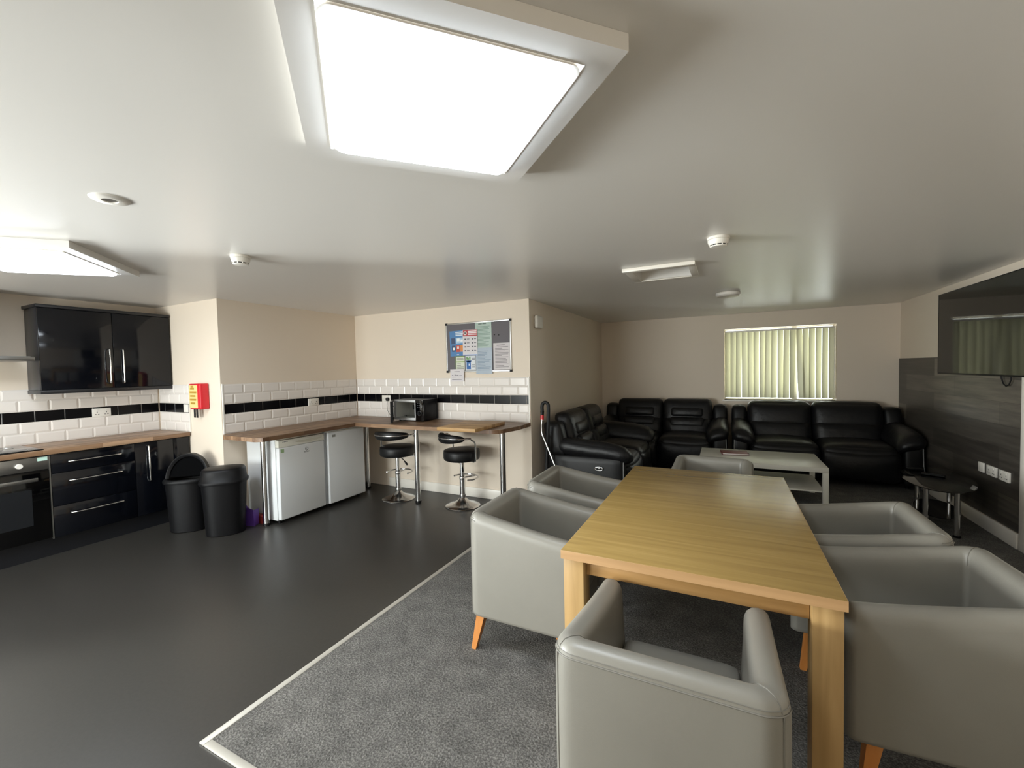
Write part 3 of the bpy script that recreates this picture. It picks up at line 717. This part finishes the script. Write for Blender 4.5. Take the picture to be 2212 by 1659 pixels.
# bar stools
def stool(label, x, y, rz):
    t = thing('bar_stool', label, 'bar stool', (x, y, 0), rz, 'black and chrome bar stools')
    # local frame: the back rest is on -y
    prof = [(.19, .0), (.192, .006), (.186, .012), (.14, .024), (.09, .042), (.055, .066), (.036, .088), (.031, .094)]
    obj('base', MB().lathe(prof, n=48), CHROME, t, world=False)
    obj('collar', MB().lathe([(.032, .092), (.034, .10), (.036, .115), (.033, .13)], n=24), STEEL, t, world=False)
    obj('column', MB().lathe([(.031, .10), (.031, .33), (.025, .335), (.025, .50)], n=24), CHROME, t, world=False)
    mb = MB().tube(arc((0, .03, .31), .15, -.35, PI+.35, 20), .009, 10); mb.tube([(0, 0, .31), (0, .18, .31)], .009, 10); mb.lathe([(.031, .295), (.033, .30), (.033, .32), (.031, .325)], n=24)
    obj('footrest', mb, CHROME, t, world=False)
    mb = MB().lathe([(.001, .512), (.17, .512), (.192, .522), (.200, .54), (.200, .60), (.194, .618), (.175, .630), (.10, .638), (.001, .640)], n=48)
    s_ = obj('seat', mb, BLKLEA2, t, world=False, ang=60)
    obj('piping', MB().tube(arc((0, 0, .618), .196, 0, 2*PI*47/48, 47), .0025, 6, closed=True), BLKMAT, s_, world=False)
    obj('seat_plate', MB().box(-.09, .09, -.09, .09, .498, .512, .004), BLKMAT, t, world=False)
    R_ = .245; pts = []
    pts += [(-.13, .03, .515), (-.205, .03, .515), (-.232, .03, .53), (-.24, .03, .56), (-.24, .03, .70), (-.238, .02, .735), (-.232, -.01, .755)]
    pts += [(R_*math.cos(a_)*1.03, R_*math.sin(a_), .775) for a_ in [PI+.15+(PI-.3)*k/18 for k in range(19)]]
    pts += [(.232, -.01, .755), (.238, .02, .735), (.24, .03, .70), (.24, .03, .56), (.232, .03, .53), (.205, .03, .515), (.13, .03, .515)]
    obj('arm_tube', MB().tube(pts, .0095, 10), CHROME, t, world=False)
    rows = []                                           # curved padded back, wrapped by the tube
    for k in range(23):
        f = k/22; a_ = PI+.38+(PI-.76)*f; e = math.sin(PI*min(1, max(0, f)))**.35 if 0 < f < 1 else 0
        e = max(e, .15); ring = []
        for j in range(14):
            b = 2*PI*j/14; rr = R_-.018+.026*e*math.cos(b); z = .772+.052*e*math.copysign(abs(math.sin(b))**.8, math.sin(b))
            ring.append((rr*math.cos(a_)*1.03, rr*math.sin(a_), z))
        rows.append(ring)
    obj('backrest', MB().grid(rows, closed_v=True, cap=True), BLKLEA2, t, world=False, ang=70)
    mb = MB().tube([(.05, -.03, .50), (.12, -.07, .485), (.16, -.09, .46)], .005, 8)
    l = obj('lever', mb, CHROME, t, world=False)
    obj('grip', MB().tube([(.15, -.085, .467), (.17, -.095, .455), (.195, -.108, .437), (.20, -.111, .433)], [.006, .011, .011, .006], 10), BLKPL, l, world=False)
    return t
stool('black and chrome bar stool beside the fridges, partly behind a bar leg', -3.455, 3.86, math.radians(8))
stool('black and chrome bar stool under the chopping board, turned sideways', -2.60, 3.93, math.radians(-26))

# ------------------------------------------------------------------ notice board and papers
t = thing('notice_board', 'grey felt notice board in an aluminium frame above the breakfast bar', 'notice board', (-2.554, YB, 1.475))
bx0, bx1, bz0, bz1 = -2.99, -2.118, 1.474, 2.056
obj('felt', MB().box(bx0+.008, bx1-.008, YB-.010, YB-.001, bz0+.008, bz1-.008), GREYF, t)
mb = MB().box(bx0, bx1, YB-.016, YB-.0005, bz0, bz0+.016, .003).box(bx0, bx1, YB-.016, YB-.0005, bz1-.016, bz1, .003).box(bx0, bx0+.016, YB-.016, YB-.0005, bz0+.016, bz1-.016, .003).box(bx1-.016, bx1, YB-.016, YB-.0005, bz0+.016, bz1-.016, .003)
obj('frame', mb, ALU, t)
for x in (bx0, bx1):
    for z in (bz0, bz1): obj('corner_cap', MB().box(x-.004 if x == bx0 else x-.024, x+.024 if x == bx0 else x+.004, YB-.0185, YB-.0003, z-.004 if z == bz0 else z-.022, z+.022 if z == bz0 else z+.004, .003), BLKPL, t)
def paper(name, label, x0, x1, z0, z1, col, y, prints, tilt=0, cat='notice', rough=.5):
    """sheet pinned on the board; prints = (colour, [(u0,u1,v0,v1) ...]) with v measured down from the top"""
    cx, cz = (x0+x1)/2, (z0+z1)/2
    t = thing(name, label, cat, (cx, y, z0), 0, 'papers on the notice board')
    def rot(p):
        dx, dz = p[0]-cx, p[2]-cz; c_, s_ = math.cos(tilt), math.sin(tilt); return (cx+dx*c_-dz*s_, p[1], cz+dx*s_+dz*c_)
    def sheet(u0, u1, v0, v1, d0, d1):
        m_ = MB(); m_.prism([(x0+(x1-x0)*u0, z1-(z1-z0)*v1), (x0+(x1-x0)*u1, z1-(z1-z0)*v1), (x0+(x1-x0)*u1, z1-(z1-z0)*v0), (x0+(x1-x0)*u0, z1-(z1-z0)*v0)], d0, d1, lambda p: rot((p[0], y-p[2], p[1]))); return m_
    obj('sheet', sheet(0, 1, 0, 1, .0, .0008), mat(name+'_stock', col, rough), t)
    for k, (pn, c, rs) in enumerate(prints):
        m_ = MB()
        for r_ in rs:
            q = sheet(*r_, .0008, .0010+.0001*k); m_.add(q.bm); q.bm.free()
        obj(pn, m_, mat(name+'_'+pn, c, rough), t)
    return t
def lines(v0, v1, n, u0=.1, u1=.9, h=.45, seed=1):
    rnd = random.Random(seed); out = []
    for k in range(n):
        v = v0+(v1-v0)*k/n; out.append((u0, u1-rnd.random()**2*(u1-u0)*.5, v, v+(v1-v0)/n*h))
    return out
yb = YB-.0102
paper('recycling_poster', 'blue recycling poster with picture tiles, leftmost on the notice board', -2.935, -2.735, 1.668, 1.965, '4d80b4', yb, [
    ('white_print', 'dfe6ee', [(.42, .95, .045, .085), (.42, .95, .105, .145), (.42, .9, .165, .205)]),
    ('dark_tiles', '3b4a6a', [(.1, .38, .28, .52), (.12, .38, .58, .82)]),
    ('sky_tiles', 'a8c6dd', [(.43, .97, .28, .50)]), ('red_tile', 'c9503a', [(.43, .70, .58, .84)]), ('orange_tile', 'd98a3c', [(.72, .98, .58, .84)]),
    ('light_shapes', 'eef0f0', [(.5, .7, .31, .42), (.75, .92, .36, .44), (.5, .62, .62, .72), (.2, .32, .66, .76), (.45, .6, .935, .965)])], .03)
rp = paper('red_poster', 'white poster with a red heading and cross mark on the notice board', -2.748, -2.548, 1.668, 1.968, 'd8d4d6', yb-.0092, [
    ('red_heading', 'b23a3e', [(.02, .98, .01, .25)]),
    ('white_print', 'efe6e6', [(.36, .95, .05, .085), (.36, .95, .11, .145), (.36, .95, .17, .205)]),
    ('dark_print', '4a4a52', [(.12+.5*i, .22+.5*i, .34+.15*j, .385+.15*j) for i in range(2) for j in range(4)]+[(.28+.5*i, .46+.45*i, .345+.15*j, .37+.15*j) for i in range(2) for j in range(4)]),
    ('blue_foot', '5b8fd0', [(.02, .98, .96, .995)])], -.015)
cx, cz, yy = -2.713, 1.929, yb-.0092-.0011
obj('cross_disc', MB().prism([(.0225*math.cos(2*PI*k/20), .0225*math.sin(2*PI*k/20)) for k in range(20)], 0, .0002, lambda p: (cx+p[0], yy-p[2], cz+p[1])), PAPER, rp)
m_ = MB()
for a in (PI/4, -PI/4): m_.prism([(x*math.cos(a)-z*math.sin(a), x*math.sin(a)+z*math.cos(a)) for x, z in ((-.014, -.0035), (.014, -.0035), (.014, .0035), (-.014, .0035))], .0002, .0004, lambda p: (cx+p[0], yy-p[2], cz+p[1]))
obj('cross', m_, INKDK, rp)
paper('green_notice', 'pale green laminated notice at the top of the tall pair', -2.578, -2.363, 1.745, 2.046, 'adbfb6', yb-.0032, [
    ('heading', '4f5f58', [(.2, .42, .055, .085), (.45, .68, .055, .085)]), ('print', '7f978a', lines(.16, .95, 15, .1, .92, .4, 3))], 0, 'notice', .25)
paper('pale_blue_notice', 'pale blue laminated notice hanging over the bottom frame', -2.574, -2.360, 1.452, 1.750, 'a9b6c3', yb-.0075, [
    ('print', '7d8ea0', lines(.12, .9, 14, .1, .92, .4, 5))], 0, 'notice', .25)
paper('plastic_wallet_notice', 'white typed page in a shiny wallet at the right of the notice board', -2.345, -2.136, 1.497, 1.797, 'cfc9ca', yb, [
    ('print', '8c878b', lines(.14, .95, 15, .1, .92, .4, 8)), ('heading', '6b666b', [(.2, .7, .07, .1)])], 0, 'notice', .15)
paper('green_edged_leaflet', 'white leaflet with green bands below the blue poster', -2.86, -2.735, 1.492, 1.664, 'd8dccb', yb-.0004, [
    ('green_band', '86a84e', [(0, .08, 0, 1), (.08, 1, .36, .43), (.08, 1, .0, .05)]), ('print', '8b8f84', lines(.5, .95, 4, .14, .95, .35, 2)+lines(.12, .3, 2, .14, .9, .4, 4))])
paper('bin_leaflet', 'white leaflet picturing a blue wheelie bin, below the red poster', -2.722, -2.583, 1.492, 1.664, 'd9dde0', yb-.0004, [
    ('blue_bin', '2f66a8', [(.1, .52, .34, .90), (.06, .58, .32, .40)]), ('green_leaves', '6d9a5e', [(.08, .22, .06, .26), (.2, .34, .12, .31), (.36, .5, .04, .28)]),
    ('pale_disc', 'c9d8e8', [(.3, .42, .52, .66)]), ('print', '70757c', [(.62, .95, .14, .18), (.6, .92, .24, .29), (.65, .92, .6, .64), (.65, .92, .74, .78), (.08, .92, .94, .97)])])
paper('white_card', 'small white card hanging below the bottom left of the notice board', -2.935, -2.742, 1.366, 1.512, 'd9d4d6', YB-.0195, [
    ('print', '86818a', [(.12, .22, .46, .53), (.3, .42, .45, .51), (.46, .6, .47, .54), (.64, .85, .50, .55), (.3, .7, .18, .23), (.12, .42, .62, .66), (.12, .82, .82, .87)])], .01, 'notice')
for x in (-2.327, -2.272): tag(obj('push_pin', MB().cyl((x, YB-.0101, 1.892-(x+2.327)*.1), (x, YB-.018, 1.892-(x+2.327)*.1), .006, n=12), BLKMAT), 'black push pin alone on bare felt, ' + ('left one' if x < -2.3 else 'right one'), 'push pin', 'spare push pins')
# box on the lounge wall corner
t = thing('alarm_sounder', 'white rounded wall box high on the lounge corner beside the notice board', 'alarm', (XA+.025, 4.46, 1.95))
obj('casing', MB().cushion(XA+.024, 4.465, 2.022, .046, .17, .145, .02, n=8), WPLAST, t)

# ------------------------------------------------------------------ dining table
TX0, TX1, TY0, TY1, TZ = -.608, .345, 1.637, 3.27, .75
FZ = .0072
t = thing('dining_table', 'pale oak dining table with square legs in the middle of the tub chairs', 'table', ((TX0+TX1)/2, (TY0+TY1)/2, FZ))
obj('tabletop', MB().box(TX0, TX1, TY0, TY1, TZ-.036, TZ, .003), OAKTOP, t)
mb = MB().box(TX0-.0008, TX1+.0008, TY0-.0008, TY0+.004, TZ-.0362, TZ-.0015).box(TX0-.0008, TX1+.0008, TY1-.004, TY1+.0008, TZ-.0362, TZ-.0015)
mb.box(TX0-.0008, TX0+.004, TY0+.004, TY1-.004, TZ-.0362, TZ-.0015).box(TX1-.004, TX1+.0008, TY0+.004, TY1-.004, TZ-.0362, TZ-.0015)
obj('edge_lipping', mb, wood('oak_lipping', ('a27f56', 'b18c62', 'be9a6e'), 0, 5, 12, .45), t)
for x in (TX0+.007, TX1-.092):
    for y in (TY0+.01, TY1-.095): obj('leg', MB().box(x, x+.085, y, y+.085, FZ, TZ-.0362, .003), OAKZ, t)
obj('apron', MB().box(TX0+.094, TX1-.094, TY0+.045, TY0+.065, TZ-.105, TZ-.0365, .001), OAKX, t)
obj('apron', MB().box(TX0+.094, TX1-.094, TY1-.065, TY1-.045, TZ-.105, TZ-.0365, .001), OAKX, t)
obj('apron', MB().box(TX0+.072, TX0+.09, TY0+.097, TY1-.097, TZ-.105, TZ-.0365, .001), OAKY, t)
obj('apron', MB().box(TX1-.09, TX1-.072, TY0+.097, TY1-.097, TZ-.105, TZ-.0365, .001), OAKY, t)

# ------------------------------------------------------------------ tub chairs
def make_chair(label, x, y, rz):
    """local frame: open side +y, outer back at y=-.29"""
    t = thing('tub_chair', label, 'armchair', (x, y, FZ), rz, 'grey leather tub chairs round the oak table')
    W, D, th, ro, ri = .289, .289, .082, .07, .02
    out, inn = [], []
    for k in range(15): f = k/14; out.append((W, D-.004-(2*D-ro-.004)*f)); inn.append((W-th, D-.004-(2*D-th-ri-.004)*f))
    for k in range(1, 8):
        a = -PI/2*k/8; out.append((W-ro+ro*math.cos(a), -D+ro+ro*math.sin(a))); inn.append((W-th-ri+ri*math.cos(a), -D+th+ri+ri*math.sin(a)))
    for k in range(13): f = k/12; out.append((W-ro-2*(W-ro)*f, -D)); inn.append((W-th-ri-2*(W-th-ri)*f, -D+th))
    for k in range(1, 8):
        a = -PI/2-PI/2*k/8; out.append((-W+ro+ro*math.cos(a), -D+ro+ro*math.sin(a))); inn.append((-W+th+ri+ri*math.cos(a), -D+th+ri+ri*math.sin(a)))
    for k in range(15): f = 1-k/14; out.append((-W, D-.004-(2*D-ro-.004)*f)); inn.append((-W+th, D-.004-(2*D-th-ri-.004)*f))
    def rim(yy):
        f = max(0, min(1, (D-yy)/(2*D))); return .657+.088*f**1.25
    prof = [(.10, .186), (.02, .19), (0, .205), (-.012, .36), (-.012, .52), (0, -.052), (.03, -.03), (.10, -.014), (.24, -.003), (.45, .0), (.7, -.004), (.88, -.016), (.97, -.036), (1.0, -.065), (1.03, .52), (1.10, .40), (1.12, .30), (.9, .25)]
    def section(o, i, h, s=1, push=0):
        r_ = []
        for a, z in prof:
            aa = .5+(a-.5)*s; zz = z if z > .1 else h+z
            if s < 1: zz = .19+(zz-.19)*(1-(1-s)*.06)
            r_.append((o[0]+(i[0]-o[0])*aa, o[1]+(i[1]-o[1])*aa+push, zz))
        return r_
    rows = []
    for s, p in ((.02, .026), (.4, .025), (.72, .018), (.92, .008)): rows.append(section(out[0], inn[0], rim(out[0][1])-(.012 if s < .5 else .004 if s < .8 else 0), s, p))
    rows += [section(o, i, rim((o[1]+i[1])/2)) for o, i in zip(out, inn)]
    for s, p in ((.92, .008), (.72, .018), (.4, .025), (.02, .026)): rows.append(section(out[-1], inn[-1], rim(out[-1][1])-(.012 if s < .5 else .004 if s < .8 else 0), s, p))
    shell = obj('shell', MB().grid(rows, closed_v=True, cap=True), LEATHER, t, world=False, ang=75)
    # double stitched seam round the top of the back, and up the back corners
    m_ = MB()
    for dz, rr in ((-.034, .0024), (-.024, .0012)):
        pts = []
        for o, i in list(zip(out, inn))[15:-15]:
            n_ = Vector((o[0]-i[0], o[1]-i[1], 0)).normalized(); h = rim((o[1]+i[1])/2)
            aa = {-.034: .024, -.024: .056}[dz]*Vector((o[0]-i[0], o[1]-i[1])).length-.0008
            pts.append((o[0]-n_.x*aa, o[1]-n_.y*aa, h+dz))
        m_.tube(pts, rr, 6)
    for sx in (1, -1):
        c = (sx*(W-ro*.29), -D+ro*.29); m_.tube([(c[0]+sx*.0005, c[1]-.0005, .20), (c[0]+sx*.001, c[1]-.001, .45), (c[0]+sx*.0005, c[1], .70)], .0022, 6)
        o_, i_ = out[18 if sx > 0 else -19], inn[18 if sx > 0 else -19]; h = rim((o_[1]+i_[1])/2)
        m_.tube([(o_[0]+(i_[0]-o_[0])*a, o_[1]+(i_[1]-o_[1])*a, h+z+.0004) for a, z in prof[6:14]], .0018, 6)
    obj('seam', m_, SEAM, shell, world=False)
    m_ = MB().cushion(0, .045, .375, .402, .50, .135, .035, (0, .012, .018), 9)
    obj('seat_cushion', m_, LEATHER, t, world=False, ang=75)
    m_ = MB().box(-.204, .204, -.20, .285, .188, .312, .012)
    obj('seat_base', m_, LEATHER, t, world=False)
    for sx in (1, -1):
        for sy in (1, -1):
            m_ = MB(); a, b = .024, .013; cx, cy, ex, ey = sx*.24, sy*.225, sx*.272, sy*.262
            m_.grid([[(ex-b, ey-b, 0), (ex+b, ey-b, 0), (ex+b, ey+b, 0), (ex-b, ey+b, 0)], [(cx-a, cy-a, .189), (cx+a, cy-a, .189), (cx+a, cy+a, .189), (cx-a, cy+a, .189)]], closed_v=True, cap=True)
            obj('leg', m_, BEECH, t, world=False)
    return t
ch = make_chair('grey leather tub chair at the near end of the table, its back to the viewer', -.152, 1.362, 0)
dup(ch, (-.945, 2.175, FZ), -PI/2, 'grey leather tub chair left of the table, nearest one with its wooden leg showing')
dup(ch, (-.925, 2.865, FZ), -PI/2+.02, 'grey leather tub chair left of the table, farther one in front of the recliner sofa')
dup(ch, (.672, 2.088, FZ), PI/2+.05, 'grey leather tub chair right of the table, nearest one cut off by the right edge')
dup(ch, (.60, 2.71, FZ), PI/2, 'grey leather tub chair right of the table, farther one before the glass table')
dup(ch, (-.10, 3.595, FZ), PI-.06, 'grey leather tub chair at the far end of the table, facing the viewer')

# ------------------------------------------------------------------ recliner sofas
def make_sofa(label, x, y, rz, W, group, pads=True, button=None):
    """local frame: front -y, back +y; W overall width, two seats"""
    t = thing('recliner_sofa', label, 'sofa', (x, y, FZ), rz, group)
    aw = .20; sw = (W-2*aw)/2
    obj('base', MB().box(-W/2+.05, W/2-.05, -.36, .42, .045, .33, .02).box(-W/2+.10, W/2-.10, .33, .44, .3, .80, .03), BLKLEA2, t, world=False)
    def lean(p): return (p[0], p[1]+.22*p[2], p[2])
    for s in (-1, 1):
        cx = s*sw/2
        m_ = MB().cushion(cx, -.13, .385, sw-.008, .70, .21, .085, (0, .02, .04), 12)
        m_.cushion(cx, -.435, .25, sw-.012, .13, .36, .06, (0, .04, 0), 10)
        obj('seat_cushion', m_, BLKLEA, t, world=False, ang=80)
        if pads:
            m_ = MB().cushion(cx, .185, .56, sw-.012, .22, .30, .09, (0, .03, 0), 10, lean)
            m_.cushion(cx, .265, .79, sw-.006, .20, .37, .075, (0, .02, .0), 10, lean)
            b = obj('back_cushion', m_, BLKLEA, t, world=False, ang=80)
            m_ = MB().cushion(cx, .178, .785, sw*.66, .09, .15, .044, (0, .016, 0), 10, lean)
            m_.cushion(cx, .118, .635, sw*.70, .10, .15, .048, (0, .014, 0), 10, lean)
            obj('head_pad', m_, BLKLEA, b, world=False, ang=80)
        else:
            m_ = MB().cushion(cx, .195, .555, sw-.004, .24, .34, .10, (0, .03, 0), 12, lean)
            m_.cushion(cx, .262, .77, sw-.002, .22, .37, .085, (0, .035, .012), 12, lean)
            b = obj('back_cushion', m_, BLKLEA, t, world=False, ang=80)
            m_ = MB().tube([(cx+sw*.36*u, .102-.012*(1-u*u), .69-.01*u*u) for u in (-1, -.6, -.2, .2, .6, 1)], .004, 6); obj('seam', m_, BLKMAT, b, world=False)
        obj('wing', MB().cushion(s*(W/2-.095), .31, .70, .185, .20, .37, .045, (.008, .01, .01), 8, lambda p: (p[0], p[1]+.2*p[2], p[2])), BLKLEA2, t, world=False, ang=80)
        obj('arm_panel', MB().cushion(s*(W/2-.092), -.06, .285, .175, .77, .50, .03, (.008, .008, 0), 8), BLKLEA2, t, world=False, ang=80)
        # padded pillow: rises at the wing, droops over the front and down towards the seat
        def droop(p, s=s):
            i = max(0, .06-p[0]*s); f = max(0, -p[1]-.05)
            return (p[0], p[1], p[2]-1.35*i**1.8-.22*f**1.5+.10*max(0, p[1]))
        obj('armrest', MB().cushion(s*(W/2-.125), -.11, .592, .275, .80, .17, .083, (.0, .02, .025), 12, droop), BLKLEA, t, world=False, ang=80)
        xo, xi = s*(W/2-.014), s*(W/2-.175)
        pts = [(xi, -.452, .462), ((xo+xi)/2, -.455, .497), (xo-s*.025, -.453, .512), (xo-s*.006, -.45, .492), (xo, -.45, .30), (xo, -.448, .10)]
        obj('piping', MB().tube(pts, .0048, 8), PIPING, t, world=False, label='grey piping')
        for yy in (-.33, .38): obj('foot', MB().cyl((s*(W/2-.12), yy, 0), (s*(W/2-.12), yy, .05), .025, n=12), BLKPL, t, world=False)
    if button:
        s = button; m_ = MB(); X = s*(W/2+.012)
        m_.tube([(X, -.20+.042*math.cos(2*PI*k/24), .415+.019*math.sin(2*PI*k/24)) for k in range(24)], .006, 8, closed=True)
        m_.box(X-s*.012, X, -.238, -.162, .40, .43, .002)
        o = obj('recline_button', m_, CHROME, t, world=False, label='oval chrome recline buttons')
        obj('button', MB().cushion(X+s*.003, -.216, .415, .012, .026, .022, .005, n=4).cushion(X+s*.003, -.184, .415, .012, .026, .022, .005, n=4), BLKPL, o, world=False)
    return t
make_sofa('black leather recliner sofa along the left lounge wall, chrome button on its end', -1.395, 5.325, PI/2, 1.80, 'black leather recliner sofas', button=-1)
make_sofa('black leather two seat recliner sofa against the back wall, left of the window', -.865, 6.80, 0, 1.80, 'black leather recliner sofas')
make_sofa('black leather two seat sofa directly beneath the blind window', 1.06, 6.79, 0, 1.93, 'black leather recliner sofas', pads=False)

# ------------------------------------------------------------------ coffee table
CX0, CX1, CY0, CY1 = -.262, .922, 5.135, 5.905
t = thing('coffee_table', 'white rectangular coffee table with a lower shelf in front of the sofas', 'table', ((CX0+CX1)/2, (CY0+CY1)/2, FZ))
obj('tabletop', MB().box(CX0, CX1, CY0, CY1, .40, .45, .002), LACKT, t)
for x in (CX0, CX1-.05):
    for y in (CY0, CY1-.05): obj('leg', MB().box(x, x+.05, y, y+.05, FZ, .3998, .002), LACKT, t)
obj('shelf', MB().box(CX0+.025, CX1-.025, CY0+.025, CY1-.025, .195, .21, .002), LACKT, t)
t = thing('folder', 'dark red folder lying on the white coffee table', 'folder', (.10, 5.62, .451), .12)
obj('cover', MB().box(-.14, .14, -.10, .10, 0, .004, .001).box(-.14, .14, -.10, .10, .016, .020, .001).box(-.14, -.135, -.10, .10, .0, .02, .001), REDDK, t, world=False)
obj('pages', MB().box(-.134, .136, -.096, .096, .0042, .0158), PAPER, t, world=False)

# ------------------------------------------------------------------ oval glass table
gx, gy, gz, ga = 1.715, 5.13, .43, math.radians(-12)
t = thing('glass_table', 'oval black glass side table on chrome legs below the wall sockets', 'table', (gx, gy, FZ), ga)
n = 56; mb = MB(); z = gz-FZ
ell = lambda k, s: (s*.245*math.cos(2*PI*k/n), s*.52*math.sin(2*PI*k/n))
mb.grid([[(*ell(k, s), zz) for k in range(n)] for s, zz in ((.985, z-.010), (1, z-.008), (1, z-.002), (.985, z))], closed_v=True, cap=True)
obj('glass_top', mb, GLASSBLK, t, world=False)
mb = MB(); obj('shelf', mb.grid([[(.62*ell(k, 1)[0], .62*ell(k, 1)[1], zz) for k in range(n)] for zz in (.145, .152)], closed_v=True, cap=True), GLASSBLK, t, world=False)
for lx, ly in ((-.10, .30), (.12, .28), (.09, -.31), (-.10, -.30)):
    mb = MB().tube([(lx, ly, .0), (lx, ly, z-.012)], .019, 16); mb.lathe([(.026, z-.024), (.032, z-.0105)], (lx, ly, 0), 20)
    l = obj('leg', mb, CHROME, t, world=False)
    obj('foot', MB().lathe([(.02, 0), (.026, .003), (.026, .016), (.0195, .02)], (lx, ly, 0), 20), BLKPL, l, world=False)
t = thing('remote_control', 'black remote control lying on the oval glass table', 'remote control', (1.72, 5.22, gz+.001), math.radians(62))
obj('case', MB().cushion(0, 0, .009, .045, .165, .018, .007, n=6), BLKPL, t, world=False)
mb = MB()
for i in range(3):
    for j in range(6): mb.box(-.014+.011*i, -.007+.011*i, -.06+.018*j, -.05+.018*j, .0178, .0195)
obj('button', mb, mat('grey_rubber', '3c3c3e', .6), t, world=False)
t = thing('remote_control', 'small black handset near the sofa end of the oval glass table', 'remote control', (1.66, 5.46, gz+.001), math.radians(100))
obj('case', MB().cushion(0, 0, .008, .04, .12, .016, .006, n=6), BLKPL, t, world=False)

# ------------------------------------------------------------------ television and wall plates
t = thing('television', 'large wall mounted flat television above the plank cladding', 'television', (XR-.05, 5.2, 1.36))
tx, ty0, ty1, tz0, tz1 = 1.985, 4.47, 5.945, 1.357, 2.168
obj('housing', MB().box(tx+.002, tx+.035, ty0, ty1, tz0, tz1, .006).box(tx+.034, XR-.02, ty0+.4, ty1-.4, tz0+.2, tz1-.2, .01), BLKPL, t)
obj('screen', MB().box(tx-.0005, tx+.003, ty0+.008, ty1-.008, tz0+.014, tz1-.008), TVGLASS, t)
mb = MB().box(tx-.002, tx+.004, ty0, ty1, tz0, tz0+.012, .001).box(tx-.002, tx+.004, ty0, ty1, tz1-.007, tz1, .001).box(tx-.002, tx+.004, ty0, ty0+.007, tz0+.012, tz1-.007, .001).box(tx-.002, tx+.004, ty1-.007, ty1, tz0+.012, tz1-.007, .001)
obj('bezel', mb, BLKPL, t)
obj('bracket', MB().box(XR-.021, XR-.001, 4.95, 5.45, 1.60, 1.95, .002), CARCASS, t)
obj('cable', MB().tube([(2.03, 4.93, 1.39), (2.035, 4.925, 1.34), (2.036, 4.90, 1.295), (2.036, 4.86, 1.275), (2.036, 4.82, 1.29), (2.034, 4.79, 1.33), (2.03, 4.78, 1.39)], .005, 8), BLKMAT, t)
for a0, a1, lb in ((5.195, 5.28, 'single white wall plate, first from the lounge corner, low on the cladding'), (5.0, 5.145, 'middle white double socket of the three low on the cladding'), (4.815, 4.96, 'white double socket nearest the door lining, low on the cladding')):
    socket(lb, 0, XR-.012, -1, a0, a1, .495, .58, 1 if a1-a0 < .1 else 2, 'wall_socket', 'plates low on the cladding', holes=a1-a0 > .1, d0=.010)

# ------------------------------------------------------------------ vacuum cleaner wand and hose
vy = 4.34
t = thing('vacuum_cleaner', 'vacuum cleaner wand with red clip and looped black hose against the lounge wall', 'vacuum cleaner', (-1.78, vy, FZ))
pts = [(-1.80, vy, 1.03), (-1.802, vy, 1.07)]+[(-1.765-.037*math.cos(a), vy+.004, 1.085+.04*math.sin(a)) for a in [k*PI/10 for k in range(1, 10)]]+[(-1.727, vy, 1.05), (-1.732, vy, .9), (-1.752, vy+.0, .6), (-1.765, vy, .3), (-1.762, vy-.01, .09)]
obj('hose', MB().tube(pts, .0195, 12), BLKMAT, t)
obj('grip', MB().tube([(-1.80, vy, 1.03), (-1.80, vy-.004, .985)], [.022, .019], 12), BLKPL, t)
obj('clip', MB().cyl((-1.80, vy-.004, .985), (-1.80, vy-.008, .935), .02, n=12), RED, t)
wp = [(-1.80, vy-.008, .935), (-1.808, vy-.012, .86), (-1.806, vy-.016, .80), (-1.795, vy-.02, .765), (-1.765, vy-.03, .71)]
obj('bent_tube', MB().tube(wp, .0095, 12), CHROME, t)
obj('wand', MB().tube([(-1.765, vy-.03, .71), (-1.45, vy-.13, .08)], .0095, 12), CHROME, t)
obj('floor_head', MB().cushion(-1.43, vy-.14, .04, .26, .1, .055, .02, n=6), BLKPL, t)
obj('body', MB().cushion(-1.76, vy-.03, .075, .2, .14, .13, .05, n=8), BLKPL, t)
